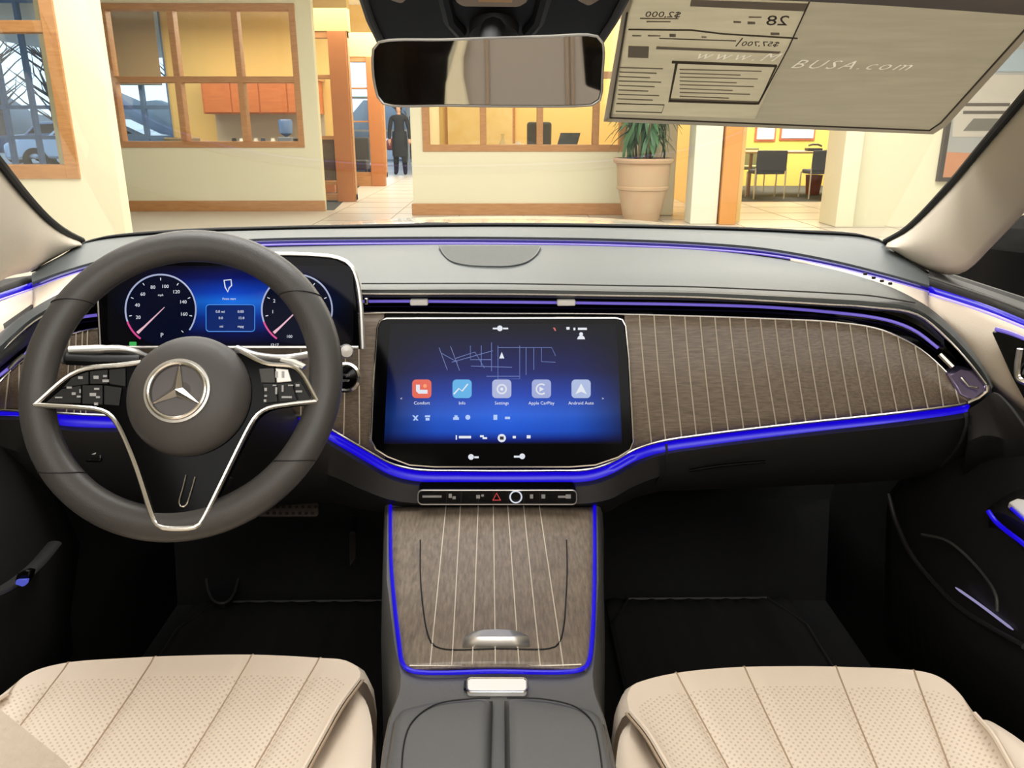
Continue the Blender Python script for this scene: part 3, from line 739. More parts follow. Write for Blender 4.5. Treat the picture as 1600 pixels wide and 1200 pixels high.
def con_h(x, y):
    a, b = side(cl_, min(y, 1045)), side(cr_, min(y, 1045)); return .004*math.sin(math.pi*max(0, min(1, (x-a)/(b-a))))
for xt, xb in ((696,672),(719,706),(747,738),(771,774),(794,811),(819,844),(844,880)):
    pts = []
    for k in range(20):
        y = lerp(793, 1043, k/19); x = lerp(xt, xb, (y-803)/240) if xt != xb else xt
        pts.append(conP(x, y, con_h(x, y) + .0006))
    MB().tube(pts, .0008, 5).build('inlay_strip', M['inlay'], cp)
gap = cr(z3([(657,846),(657,900),(661,950),(668,992),(676,1010),(694,1018),(780,1019),(858,1017),(872,1010),(880,985),(884,940),(886,890),(885,846)]), 60)
MB().tube([conP(p.x, p.y, con_h(p.x, p.y) + .0005) for p in gap], .0010, 5).build('lid_gap', M['seam'], cp)
# raised lid handle
h0 = [conP(x, y, z) for x, y, z in ((722,1016,.004),(742,997,.010),(772,994,.012),(808,996,.011),(828,1014,.004))]
rows = [[conP(x, y, .002) for x, y in ((722,1017),(748,1019),(775,1019),(802,1019),(829,1016))],
        [conP(x, y, .013) for x, y in ((726,1010),(750,1010),(775,1010),(800,1010),(825,1009))],
        [conP(x, y, .012) for x, y in ((740,1000),(757,998),(775,997),(793,998),(810,1000))],
        [conP(x, y, .002) for x, y in ((742,996),(757,994),(775,993),(793,994),(808,996))]]
MB().grid(rows).build('lid_handle', M['silver'], con, solid=.002)
# blue light frame
fr = [(610,790),(610,830),(611,880),(616,940),(623,1000),(629,1036),(640,1047),(775,1049),(905,1047),(918,1038),(925,1000),(928,940),(929,880),(929,830),(929,790)]
MB().tube([conP(p.x, p.y, .0) for p in cr(z3(fr), 110)], .0024, 8).build('light_strip', M['blue'], con)
MB().tube([conP(p.x, p.y, .0025) for p in cr(z3([(640,1043),(700,1043),(775,1044),(850,1043),(908,1041)]), 30)], .0010, 6).build('chrome_line', M['chrome'], con)
# console body: shell left, right and rear deck
def body_x(y):
    L_ = [(740,606),(800,605),(900,604),(1000,616),(1050,626),(1075,625),(1110,612),(1150,604),(1200,598),(1330,580)]
    R_ = [(740,935),(800,934),(900,935),(1000,931),(1050,926),(1075,928),(1110,940),(1150,950),(1200,960),(1330,985)]
    f = lambda l: next((lerp(a[1], b[1], (y-a[0])/(b[0]-a[0])) for a, b in zip(l, l[1:]) if y <= b[0]), l[-1][1])
    return f(L_), f(R_)
rows = []
for j in range(60):
    y = lerp(742, 1328, j/59); a, b = body_x(y)
    pa, pb = P(a, y, conY(y)), P(b, y, conY(y)); dz = -.004
    row = [pa + Vector((-.02, 0, -.36)), pa + Vector((-.012, 0, -.10)), pa + Vector((-.004, 0, -.012)), pa + Vector((0, 0, dz))]
    m_ = [pa.lerp(pb, k/10) + Vector((0, 0, dz - .002)) for k in range(1, 10)]
    row += m_ + [pb + Vector((0, 0, dz)), pb + Vector((.004, 0, -.012)), pb + Vector((.012, 0, -.10)), pb + Vector((.02, 0, -.36))]
    rows.append(row)
MB().grid(rows).build('console_body', M['console'], con)
# rear button
bpn = Plane(P(776,1070,conY(1070)) + Vector((0,0,-.003)), (P(776,1060,conY(1060)) - P(776,1080,conY(1080))).cross(Vector((1,0,0))))
bt = flat('armrest_button', rrect(730, 1060, 823, 1081, 5), bpn, .003, .006, M['bright'], con, bevel=.001)
MB().tube(fl(rrect(730, 1060, 823, 1081, 6), bpn, .003), .0012, 6, closed=True).build('button_rim', M['chrome'], bt)
MB().box(bpn.pt(727, 1071, .001), (.003, .012, .003)).build('button_recess', M['seam'], bt)
# two armrest lids
def lid(pts_in, pts_out, nm):
    rows = []
    for j in range(24):
        t = j/23
        y = lerp(0, 1, t)
        rows.append(None)
    return
armL = [(x, y) for x, y in ((614,1128),(625,1116),(660,1104),(710,1096),(770,1093))]
armR = [(x, y) for x, y in ((788,1093),(840,1096),(885,1104),(922,1114),(944,1130))]
def arm_lid(top, x0b, x1b, x0i, inner_right):
    f = Fx([(x, y, 0) for x, y in top]); rows = []
    xa, xb = top[0][0], top[-1][0]
    for j in range(26):
        t = j/25; row = []
        for k in range(22):
            s = k/21; x = lerp(xa, xb, s); y0 = f.at(x)[0]; y = lerp(y0, 1330, t)
            xx = lerp(x, lerp(x0b, x1b, s), t)
            e = min(t*9, 1) ; e2 = min(s*8, (1-s)*8, 1)
            h = .014*math.sqrt(max(0, 1-(1-e)**2))*math.sqrt(max(0, 1-(1-e2)**2)) - .002
            row.append(conP(xx, y, h))
        rows.append(row)
    return MB().grid(rows).build('armrest_lid', M['console'], con, solid=.004)
a1 = arm_lid(armL, 582, 764, 0, True); a2 = arm_lid(armR, 790, 984, 0, False)
for (pp, par) in (([(628,1330),(632,1180),(645,1145),(680,1118),(740,1108),(766,1107)], a1), ([(792,1107),(850,1109),(900,1122),(925,1145),(935,1180),(950,1330)], a2)):
    MB().tube([conP(p.x, p.y, .0128) for p in cr(z3(pp), 40)], .0008, 5).build('stitch_line', M['seam'], par)
seat_origin(con)
# ------------------------------------------------------------------ seats
def cushion(root, top_edge, left_b, right_b, z_of, seams, name='seat_cushion'):
    """top_edge: front silhouette (px,py) left to right; the cushion runs back towards the camera"""
    n = 48
    te = cr(z3(top_edge), n)
    return te
def seat(label, top, back, seams, bolsters, zf=.565):
    root = thing('car_seat', label, 'car seat')
    n = 60; te = cr(z3(top), n); be = cr(z3(back), n)
    front = [PZ(p.x, p.y, zf) for p in te]          # crest of the front roll
    rear = [PZ(p.x, p.y, zf - .045) for p in be]
    c_ = sum(front, Vector())/n
    rows = []
    # roll over the front down to the base
    dn = [a + (a - c_).normalized()*Vector((0,0,0)).length for a in front]
    out = []
    for i, a in enumerate(front):
        o = Vector((0, 1, 0)); s = (i/(n-1) - .5)*2
        o = Vector((s**5*.9, 1 - abs(s)**5*.9, 0)).normalized(); out.append(o)
    for k, (o, z) in enumerate(((.0, -.20), (.012, -.12), (.016, -.06), (.014, -.028), (.008, -.009), (0, 0))):
        rows.append([a + q*o + Vector((0, 0, z)) for a, q in zip(front, out)])
    for t in (.04, .08, .13, .2, .3, .4, .5, .62, .75, .88, 1):
        r = []
        for i, (a, b) in enumerate(zip(front, rear)):
            p = a.lerp(b, t); s = (i/(n-1) - .5)*2
            # soft channels at the seams
            g = 0
            for sx in seams: g += math.exp(-((s - sx)/.028)**2)
            p.z += .006*(1-(1-min(t*8, 1))**2)*0 + .012*abs(s)**4*min(1, t*4) - .0045*g*min(1, .3 + t*3)
            r.append(p)
        rows.append(r)
    cu_ = MB().grid(rows).build('seat_cushion', M['perf'], root)
    cu_.data.materials.append(M['cream'])
    for pi, p_ in enumerate(cu_.data.polygons):
        if pi // (n-1) < 8 or (pi % (n-1)) in (0, 1, n-3, n-2): p_.material_index = 1
    for sx in seams:
        i = (sx/2 + .5)*(n-1); i0 = int(i); fr_ = i - i0
        pts = [r[i0].lerp(r[min(i0+1, n-1)], fr_) + Vector((0, 0, .0004)) for r in rows[3:]]
        MB().tube(cr(pts, 40), .0009, 5).build('seam', M['cream_seam'], cu_)
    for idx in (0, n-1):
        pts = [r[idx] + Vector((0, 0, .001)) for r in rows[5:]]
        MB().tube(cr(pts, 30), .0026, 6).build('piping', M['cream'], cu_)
        MB().tube([p + Vector((.004 if idx else -.004, 0, -.003)) for p in cr(pts, 30)], .0015, 6).build('piping_seam', M['cream_seam'], cu_)  # tan seam line along the outer side of the piping
    for bl in bolsters:
        top_, bot_ = bl
        a = [PZ(p.x, p.y, zf-.024) for p in cr(z3(top_), 20)]; b = [PZ(p.x, p.y, zf-.034) for p in cr(z3(bot_), 20)]
        rows = [[p + Vector((0, 0, -.25)) for p in a], [p + Vector((0, 0, -.06)) for p in a], [p + Vector((0,0,-.018)) for p in a]]
        rows += [[p.lerp(q, t) + Vector((0, 0, .012*math.sin(math.pi*min(1, t+.12)))) for p, q in zip(a, b)] for t in (0.03, .15, .35, .6, .85, 1)]
        rows += [[p + Vector((0, 0, -.25)) for p in b]]
        MB().grid(rows).build('side_bolster', M['cream'], root)
    return root
ds = seat('cream perforated driver seat behind the steering wheel',
     [(12,1085),(24,1068),(50,1050),(100,1036),(200,1028),(300,1024),(400,1023),(500,1028),(540,1032),(562,1046),(562,1060)],
     [(-250,1330),(-180,1330),(-100,1330),(0,1330),(100,1330),(200,1330),(300,1330),(360,1330),(400,1330),(415,1330)],
     (-.62, -.16, .36, .72), [([(556,1078),(575,1105),(584,1140),(584,1200),(575,1330)], [(535,1085),(530,1110),(505,1150),(470,1230),(420,1330)])])
ps = seat('cream perforated passenger seat right of the centre console',
     [(984,1112),(980,1090),(987,1072),(1010,1062),(1060,1051),(1140,1043),(1230,1041),(1320,1042),(1440,1049),(1472,1060),(1500,1084),(1522,1116)],
     [(1110,1330),(1150,1330),(1200,1330),(1260,1330),(1320,1330),(1380,1330),(1440,1330),(1500,1330),(1560,1330),(1610,1330),(1640,1330)],
     (-.62, -.27, .20, .60), [([(986,1130),(970,1150),(962,1180),(958,1230),(955,1330)], [(1000,1135),(1010,1165),(1030,1200),(1060,1250),(1100,1330)]),
                              ([(1640,1200),(1600,1166),(1565,1142),(1540,1130),(1526,1132)], [(1700,1330),(1680,1330),(1640,1290),(1570,1220),(1530,1150)])])
# backrests rise behind; the driver's side bolster reaches into the picture
def backrest(root, cx, yf, lean, bol):
    rows = []
    for j in range(17):
        t = j/16; z = lerp(.50, 1.06, t); y0 = yf - lean*t
        hw = .255 - .03*t - .05*max(0, t-.8)*3; row = []
        for k in range(25):
            s = k/24*2-1
            th = s*math.pi
            x = cx + hw*math.copysign(min(1, abs(math.sin(th))**.55 if abs(math.sin(th)) > 1e-6 else 0), math.sin(th)) if True else 0
            yy = math.cos(th)
            if yy > 0: y = y0 + bol*(abs(math.sin(th))**3)*(1-.5*t) - .0
            else: y = y0 - .11
            row.append(Vector((x, lerp(y0-.05, y, abs(yy)**.35), z)))
        rows.append(row)
    rows.append([r.lerp(sum(rows[-1], Vector())/25, .5) + Vector((0, 0, .02)) for r in rows[-1]])
    rows.append([sum(rows[-2], Vector())/25 + Vector((0, 0, .022)) for r in rows[-1]])
    MB().grid(rows, closed_u=True).build('backrest', M['cream'], root)
    MB().tube([Vector((cx + .13*s, yf-lean-.05, 1.05)) for s in (-1,)] + [Vector((cx + .13*-1, yf-lean-.06, 1.10))], .006).build('headrest_post', M['chrome'], root) if False else None
    for s in (-.06, .06): MB().tube([Vector((cx+s, yf-lean-.05, 1.04)), Vector((cx+s, yf-lean-.055, 1.13))], .006).build('headrest_post', M['chrome'], root)
    hd = MB().box((cx*1.08, yf-lean-.045, 1.19), (.22, .10, .17)).build('headrest', M['cream'], root, bevel=.035, bseg=5)
backrest(ds, -.374, .346, .17, .10)
backrest(ps, .385, .12, .17, .08)

# ------------------------------------------------------------------ doors
pd = thing('door_1', 'passenger door with cream upper panel and black lower panel right of the dashboard', None, kind='structure')
# belt line and blue strip
belt = [(1452,430,1.32),(1500,446,1.24),(1550,463,1.15),(1600,482,1.08),(1680,512,.98)]
bs = [(1452,447,1.30),(1500,462,1.22),(1550,479,1.13),(1600,499,1.06),(1680,532,.97)]
a = c3([(x, y-8, Y+.03) for x, y, Y in belt], 24); b = c3(belt, 24); c_ = c3(bs, 24)
MB().grid([[p + Vector((.06, 0, -.02)) for p in a], a, b, c_]).build('belt_panel', M['lower'], pd, solid=.004)
MB().tube(c3([(x, y+3, Y-.003) for x, y, Y in belt], 24), .002, 6).build('belt_seal', M['pad_dark'], pd)
d = c3([(x, y+10, Y-.01) for x, y, Y in bs], 24); e = c3([(x, y+14, Y-.014) for x, y, Y in bs], 24)
MB().grid([c_, d]).build('light_strip', M['blue'], pd, solid=.003)
MB().grid([d, e]).build('light_strip_edge', M['blue_edge'], pd, solid=.003)
up = [(1451,461,1.285),(1500,476,1.20),(1550,494,1.11),(1600,514,1.04),(1680,548,.95)]
lo = [(1444,478,1.26),(1500,532,1.13),(1548,600,1.04),(1600,642,.98),(1690,700,.90)]
A, B2 = c3(up, 24), c3(lo, 24)
MB().grid([A] + [[p.lerp(q, t) + Vector((-.012*math.sin(math.pi*t), -.006*math.sin(math.pi*t), 0)) for p, q in zip(A, B2)] for t in (.1, .25, .45, .65, .85)] + [B2]).build('upper_panel', M['cream'], pd, solid=.004)
# handle recess with a chrome pull
hr = [(1549,519,1.075),(1560,517,1.065),(1620,540,1.01),(1640,640,.95),(1600,625,.985),(1580,588,1.02)]
MB().prism([P(x, y, Y-.02) for x, y, Y in hr], Vector((.01, .01, 0))).build('handle_recess', M['gloss'], pd, bevel=.002)
MB().tube(c3([(1556,514,1.05),(1580,521,1.03),(1640,548,.975)], 10), .003, 6).build('recess_light', M['violet'], pd)
MB().tube(c3([(1594,545,.99),(1590,575,.99),(1592,592,.985),(1606,600,.97)], 14), [.004]*14, 8).build('door_handle', M['chrome'], pd)
# lower black panel
lw = [B2, c3([(1444,700,1.26),(1480,700,1.13),(1545,680,1.04),(1600,700,.97),(1700,740,.88)], 24),
      c3([(1390,770,1.27),(1430,790,1.15),(1480,800,1.06),(1560,830,.95),(1680,880,.84)], 24),
      c3([(1385,800,1.27),(1430,880,1.13),(1500,960,1.0),(1600,1030,.88),(1680,1090,.80)], 24),
      c3([(1380,1000,1.2),(1440,1060,1.08),(1520,1120,.96),(1620,1200,.84),(1720,1290,.74)], 24)]
MB().grid(lw).build('lower_panel', M['lower'], pd, solid=.01)
MB().tube(c3([(1388,772,1.22),(1398,810,1.19),(1420,860,1.13),(1450,900,1.08),(1500,950,1.0),(1600,1010,.87)], 30), .004, 8).build('pocket_lip', M['lower'], pd)
MB().tube(c3([(1440,835,1.08),(1480,845,1.03),(1530,890,.97),(1556,930,.92),(1558,955,.91)], 24), .0022, 8).build('speaker_trim', M['pad_dark'], pd)
MB().tube(c3([(1493,918,1.0),(1530,944,.96),(1583,984,.90)], 14), [.0008]+[.0018]*12+[.0008], 8).build('pocket_light', emis('grey_violet_glow', (160, 155, 200), .8), pd)
# armrest with window switch
MB().grid([c3([(1540,790,1.0),(1560,775,.98),(1600,765,.94),(1700,770,.86)], 12), c3([(1545,805,.96),(1560,800,.94),(1600,820,.89),(1700,880,.80)], 12), c3([(1545,830,.97),(1570,850,.95),(1610,880,.9),(1700,930,.82)], 12)]).build('armrest', M['lower'], pd, solid=.005)
MB().tube(c3([(1544,798,.945),(1556,815,.93),(1600,850,.875),(1690,920,.79)], 20), .003, 8).build('light_strip', M['blue'], pd)
MB().prism([P(x, y, Y) for x, y, Y in ((1576,784,.93),(1590,778,.93),(1660,790,.88),(1670,850,.84),(1600,806,.90))], Vector((.002, .004, -.01))).build('window_switch', M['bright'], pd, bevel=.002)
MB().tube([P(x, y, Y-.004) for x, y, Y in ((1580,794,.92),(1600,812,.895),(1670,856,.84))], .0022, 8).build('switch_light', M['blue'], pd)

dd = thing('door_2', 'driver door with cream upper panel and black lower panel at the left edge', None, kind='structure')
belt = [(-90,490,1.02),(-40,462,1.14),(0,448,1.24),(50,430,1.34)]
bs = [(-90,505,1.0),(-40,472,1.12),(0,458,1.22),(50,441,1.32)]
b = c3(belt, 16); c_ = c3(bs, 16); a = [p + Vector((-.06, .02, -.01)) for p in b]
MB().grid([a, b, c_]).build('belt_panel', M['lower'], dd, solid=.004)
d = c3([(x, y+9, Y-.01) for x, y, Y in bs], 16); e = c3([(x, y+12, Y-.013) for x, y, Y in bs], 16)
MB().grid([c_, d]).build('light_strip', M['blue'], dd, solid=.003)
MB().grid([d, e]).build('light_strip_edge', M['blue_edge'], dd, solid=.003)
A = c3([(-90,518,.99),(-40,486,1.1),(0,471,1.2),(52,452,1.3)], 16); B2 = c3([(-90,600,.97),(-40,556,1.02),(0,520,1.09),(59,477,1.19)], 16)
MB().grid([A, [p.lerp(q, .5) + Vector((.006, -.004, 0)) for p, q in zip(A, B2)], B2]).build('upper_panel', M['cream'], dd, solid=.004)
MB().grid([B2, c3([(-120,650,.95),(-60,640,1.0),(0,640,1.08),(45,640,1.15)], 16), c3([(-140,800,.84),(-60,800,.9),(20,790,1.0),(100,790,1.16)], 16), c3([(-140,900,.78),(-40,900,.84),(40,890,.95),(125,850,1.16)], 16), c3([(-160,1050,.72),(-40,1050,.8),(40,1020,.92),(110,960,1.14)], 16), c3([(-160,1300,.6),(-20,1200,.75),(60,1120,.9),(115,1020,1.15)], 16)]).build('lower_panel', M['lower'], dd, solid=.01)
MB().tube(c3([(-60,945,.78),(0,925,.84),(50,890,.92),(85,850,1.0)], 16), .010, 10, flat=.5).build('armrest', M['lower'], dd)
MB().prism([P(x, y, .855) for x, y in ((22,908),(26,897),(38,890),(48,892),(44,904),(38,914))], Vector((0, .012, -.004))).build('window_switch', M['gloss'], dd, bevel=.002)
MB().prism([P(x, y, .850) for x, y in ((23,913),(25,906),(42,905),(40,912),(35,917))], Vector((0, .006, -.002))).build('switch_light', emis('pale_blue_switch', (90, 100, 220), .7), dd, bevel=.001)

# ------------------------------------------------------------------ windshield pillars
def pillar(label, inner, outer, bulge):
    r = thing('windshield_pillar', label, 'pillar')
    a = c3(inner, 30); b = c3(outer, 30); rows = []
    for k in range(9):
        t = k/8; rows.append([p.lerp(q, t) + bulge*math.sin(math.pi*t)**.8 for p, q in zip(a, b)])
    MB().grid(rows).build('trim_cover', M['pillar'], r, solid=.004)
    MB().tube([p + Vector((0, .01, 0)) for p in a], .006, 8).build('edge_seal', M['seam'], r)
    return r
pr = pillar('cream fabric windshield pillar rising from the right end of the dashboard',
     [(1387,379,1.47),(1420,360,1.42),(1480,300,1.30),(1540,230,1.16),(1600,160,1.02),(1680,70,.88)],
     [(1387,384,1.46),(1440,419,1.38),(1500,428,1.26),(1545,388,1.12),(1600,330,.99),(1690,240,.85)], Vector((-.02, -.035, 0)))
pl_ = pillar('cream fabric windshield pillar above the left end of the dashboard',
     [(-90,130,.88),(-40,212,.98),(0,263,1.1),(35,306,1.22),(70,343,1.34),(98,364,1.44),(124,377,1.53)],
     [(-130,330,.8),(-80,420,.9),(-20,446,1.1),(17,431,1.22),(48,424,1.3),(75,409,1.4),(124,382,1.51)], Vector((.02, -.03, 0)))
# ------------------------------------------------------------------ windshield glass, frit
wsp = Plane.by(784, 353, 1.67, 0, 1.0)
g = MB().prism(fl([(-160,392),(300,378),(1250,378),(1750,392),(1900,-260),(-260,-260)], wsp, 0), -wsp.n*.004).build('window_1', M['wsglass'], None, smooth=False)
tag(g, kind='structure')
fr1 = c3([(x, y-1.5, Y) for x, y, Y in W_], 60)
fr2 = [p + Vector((0, .03, .0)) for p in fr1]
tag(MB().grid([fr1, fr2, [p + Vector((0, .03, -.06)) for p in fr2]]).build('trim_1', M['seam'], None, solid=.003), kind='structure')
# ------------------------------------------------------------------ header, headliner, camera housing, mirror
hl = MB()
hl.grid([c3([(985,-8,.93),(1100,-3,.93),(1250,2,.93),(1400,10,.92),(1600,24,.90),(1750,36,.88)], 20), c3([(985,-90,.80),(1100,-90,.80),(1250,-90,.80),(1400,-85,.79),(1600,-70,.77),(1750,-60,.75)], 20)])
h_ = hl.build('headliner', M['headliner'], None, solid=.02)
tag(h_, 'taupe fabric headliner edge above the window sticker', 'headliner')
hh = MB().grid([c3([(-200,-30,.93),(100,-30,.93),(400,-25,.93),(560,-16,.93)], 20), c3([(-200,-120,.80),(100,-120,.80),(400,-120,.80),(560,-120,.80)], 20)]).build('headliner', M['headliner'], None, solid=.02)
tag(hh, 'taupe fabric headliner edge above the left half of the windshield', 'headliner')
ch = thing('camera_housing', 'black trapezoid sensor housing on the windshield behind the mirror', 'sensor housing')
pc_ = Plane.by(784, 0, .955, 70, 1.04)
MB().prism(fl([(560,-20),(576,30),(594,70),(640,78),(900,78),(940,62),(962,30),(988,-20)], pc_, .0), -pc_.n*.03).build('shell', M['black'], ch, bevel=.006)
MB().tube([pc_.pt(x, y, .002) for x, y in ((562,-20),(578,30),(597,70))], .005, 8).build('edge_strip', M['pad_dark'], ch)
MB().tube([pc_.pt(x, y, .002) for x, y in ((986,-20),(960,30),(938,64))], .005, 8).build('edge_strip', M['pad_dark'], ch)
MB().tube([pc_.pt(x, y, .002) for x, y in ((690,-20),(702,30),(720,50))], .008, 8).build('rib', M['black'], ch)
MB().tube([pc_.pt(x, y, .002) for x, y in ((856,-20),(842,30),(825,50))], .008, 8).build('rib', M['black'], ch)
MB().lathe([(.03, -.01), (.028, .012), (.018, .02), (.0001, .022)], pc_.pt(772, 42, 0), pc_.n, 24).build('mount_boss', M['lower'], ch)
oc = thing('overhead_console', 'beige overhead console edge above the rear view mirror', 'overhead console')
po = Plane.by(784, -20, .80, 20, .84)
MB().prism(fl([(700,-40),(712,6),(722,13),(812,14),(824,6),(836,-40)], po, 0), -po.n*.02).build('tray', M['headliner'], oc, bevel=.004)
MB().prism(fl([(742,-30),(748,3),(800,4),(808,-30)], po, .002), -po.n*.006).build('lamp_lens', mat('amber_lens', (190, 150, 105), .3), oc)
for s in ((600,-20,628,8,660,-20), (912,-20,920,12,975,-20)):
    MB().prism(fl([(s[0],s[1]),(s[2]-20,2),(s[2],s[3]),(s[4],s[5])], po, 0), -po.n*.01).build('side_wing', M['headliner'], oc, bevel=.003)
rm = thing('rear_view_mirror', 'wide frameless rear view mirror hanging at the top of the windshield', 'mirror')
mc = P(763, 112, .84)
mn = (Vector((-.03, 0, 1.185)) - mc).normalized()
mp_ = Plane(mc, mn)
mo = [(592,66),(700,62),(850,57),(925,55),(938,60),(943,72),(941,120),(939,152),(932,162),(915,165),(800,166),(700,165),(606,164),(594,158),(585,130),(582,95),(584,74)]
mo = [(p.x, p.y) for p in cr([(a, b, 0) for a, b in mo], 60, closed=True)]
MB().prism(fl(mo, mp_, 0), -mn*.02).build('mirror_shell', M['black'], rm, smooth=True, bevel=.004)
MB().tube(fl(mo, mp_, -.001), .0014, 6, closed=True).build('mirror_rim', M['silver'], rm)
cxm = sum(a for a, b in mo)/len(mo); cym = sum(b for a, b in mo)/len(mo)
MB().prism(fl([(lerp(cxm, a, .985), lerp(cym, b, .96)) for a, b in mo], mp_, .0012), -mn*.002).build('mirror_glass', mat('mirror_silver', (200, 200, 200), .02, 1), rm, smooth=False)
MB().tube([mc - mn*.015, mc - mn*.05 + Vector((0, .02, .03)), pc_.pt(772, 42, .0)], [.014, .012, .016], 12).build('mirror_stem', M['black'], rm)

# what the mirror looks back at: added panels laid out from its reflection
def back_pt(x, y, Yb):
    p = mp_.pt(x, y, 0); d = (p - CAM).normalized(); r = d - 2*d.dot(mp_.n)*mp_.n
    return p + r*((Yb - p.y)/r.y)
rear = thing('mirror_view_panels', 'added panels of taupe rear trim and dark glass behind the front seats, shaped for the mirror view', 'rear trim')
MB().prism([back_pt(x, y, -1.3) for x, y in ((560,30),(722,30),(700,90),(694,200),(560,200))], Vector((0, -.03, 0))).build('side_glass', M['gloss'], rear)
MB().prism([back_pt(x, y, -1.25) for x, y in ((722,30),(731,60),(724,90),(724,120),(735,175),(738,200),(692,200),(696,130),(716,60))], Vector((0, -.03, 0))).build('cream_pillar_trim', mat('lit_cream_trim', (240, 226, 190), .8), rear, bevel=.01)
MB().prism([back_pt(x, y, -1.3) for x, y in ((722,20),(906,20),(909,60),(915,134),(960,150),(960,210),(730,210),(720,120))], Vector((0, -.05, 0))).build('rear_panel', mat('taupe_rear_fabric', (176, 164, 150), .9), rear, bevel=.01)
for x in (760, 885, 893): MB().tube([back_pt(x, 30, -1.29), back_pt(x+3, 200, -1.29)], .006, 6).build('panel_seam', M['cream_seam'], rear)
MB().prism([back_pt(x, y, -1.32) for x, y in ((906,20),(960,20),(960,150),(915,134))], Vector((0, -.03, 0))).build('rear_glass', M['gloss'], rear)
# ------------------------------------------------------------------ window sticker
wp1 = Plane.by(784, 353, 1.655, 0, .985)
paper = mat('thin_backlit_paper', (196, 186, 164), .9)
def translucent(name, col, tr):
    m = bpy.data.materials.new(name); m.use_nodes = True; nt = m.node_tree; nt.nodes.clear()
    o = nt.nodes.new('ShaderNodeOutputMaterial'); a = nt.nodes.new('ShaderNodeBsdfDiffuse'); b = nt.nodes.new('ShaderNodeBsdfTranslucent'); mx = nt.nodes.new('ShaderNodeMixShader')
    n = nt.nodes.new('ShaderNodeTexNoise'); n.inputs['Scale'].default_value = 30; tc = nt.nodes.new('ShaderNodeTexCoord'); mp = nt.nodes.new('ShaderNodeMapping'); mp.inputs['Scale'].default_value = (.4, 3, 3)
    mc_ = nt.nodes.new('ShaderNodeMix'); mc_.data_type = 'RGBA'; c = lin(col); mc_.inputs[6].default_value = (*c, 1); mc_.inputs[7].default_value = (*(v*.82 for v in c), 1)
    L = nt.links.new; L(tc.outputs['Object'], mp.inputs[0]); L(mp.outputs[0], n.inputs[0]); L(n.outputs[0], mc_.inputs[0]); L(mc_.outputs[2], a.inputs[0]); L(mc_.outputs[2], b.inputs[0])
    mx.inputs[0].default_value = tr; L(a.outputs[0], mx.inputs[1]); L(b.outputs[0], mx.inputs[2]); L(mx.outputs[0], o.inputs[0])
    return m
stk = thing('window_sticker', 'large grey price sheet taped inside the windshield at top right', 'price sheet')
M['paper'] = translucent('backlit_paper', (208, 202, 186), .5)
M['paper2'] = translucent('backlit_printed_paper', (222, 216, 198), .5)
M['paper_edge'] = mat('white_paper_edge', (235, 225, 200), .8)
M['ink'] = mat('grey_print_ink', (84, 76, 68), .8)
M['ink2'] = mat('faint_print_ink', (150, 140, 124), .8)
M['ink3'] = translucent('unprinted_paper_letter', (250, 246, 236), .5)
shp = [(1000,-60),(972,20),(943,190),(1200,200),(1458,210),(1480,196),(1640,20),(1720,-60)]
for q in ([(1000,-60),(972,20),(943,190),(955,191),(982,20),(1008,-60)], [(943,190),(1200,200),(1458,210),(1456,203),(1200,193),(950,183)], [(1458,210),(1480,196),(1640,20),(1720,-60),(1702,-60),(1628,16),(1470,190),(1452,204)]):
    flat('sheet_margin', q, wp1, .003, .001, M['paper_edge'], stk)
inn = [(1290,-60),(1262,8),(1180,186),(952,178),(952,184),(1200,195),(1452,205),(1470,192),(1630,15),(1700,-60)]
sheet_ = flat('sheet', inn, wp1, .005, .001, M['paper'], stk)
print_ = flat('printed_area', [(1004,-60),(980,20),(954,178),(1180,186),(1262,8),(1290,-60)], wp1, .005, .001, M['paper2'], stk)
ln = MB()
def sl(pts, r=.0012): ln.tube([wp1.pt(x, y, .0075) for x, y in pts], r*.8, 4)
sl([(980,20),(953,184),(1200,194),(1452,204),(1470,192),(1625,20)], .0016)
sl([(1266,0),(1232,75),(1185,163)]); sl([(982,46),(1080,47),(1130,53),(1246,60)]); sl([(1050,97),(1213,103),(1185,162),(1046,157),(1057,100)], .0022)
sl([(1150,72),(1160,60)], .0012); sl([(963,162),(1038,164),(1034,176),(962,174)], .0009); sl([(1030,60),(1150,64)], .0008)
ln.build('ruled_line', M['ink'], stk)['kind'] = 'stuff'
dk = MB()
for q in ([(1026,73),(1220,81),(1217,84),(1025,77)], [(1080,0),(1262,6),(1258,18),(1078,10)], [(1046,154),(1186,159),(1182,164),(1044,160)]):
    MB().prism(fl(q, wp1, .0074), -wp1.n*.0005).build('shaded_box', M['ink2'], stk, smooth=False)
fn = MB()
for k in range(9):
    y = 105 + k*7; fn.prism(fl([(968-k*.4,y),(1036-k*1.0-(k % 3)*9,y+2),(1036-k*1.0-(k % 3)*9,y+3.5),(968-k*.4,y+1.5)], wp1, .0073), -wp1.n*.0004)
for k in range(8):
    y = 108 + k*6; fn.prism(fl([(1062,y),(1190-k*3-(k % 2)*30,y+3),(1190-k*3-(k % 2)*30,y+4.3),(1062,y+1.3)], wp1, .0073), -wp1.n*.0004)
for q in ((988,55,1002,57),(1012,55,1032,57),(1046,53,1056,58),(1096,57,1104,59),(1000,28,1060,30),(1010,33,1048,35),(1146,33,1158,36),(1168,34,1180,38),(1170,26,1190,28),(1204,51,1218,55)):
    fn.prism(fl([(q[0],q[1]),(q[2],q[1]+.6),(q[2],q[3]),(q[0],q[3])], wp1, .0073), -wp1.n*.0004)
fn.build('small_print', M['ink2'], stk, smooth=False)['kind'] = 'stuff'
text('$2,000', wp1, 1036, 23, .0105, M['ink'], stk, off=.0078, mirror=True, rot=-1)
text('28', wp1, 1217, 33, .019, M['ink'], stk, off=.0078, mirror=True, rot=-1, shear=.2)
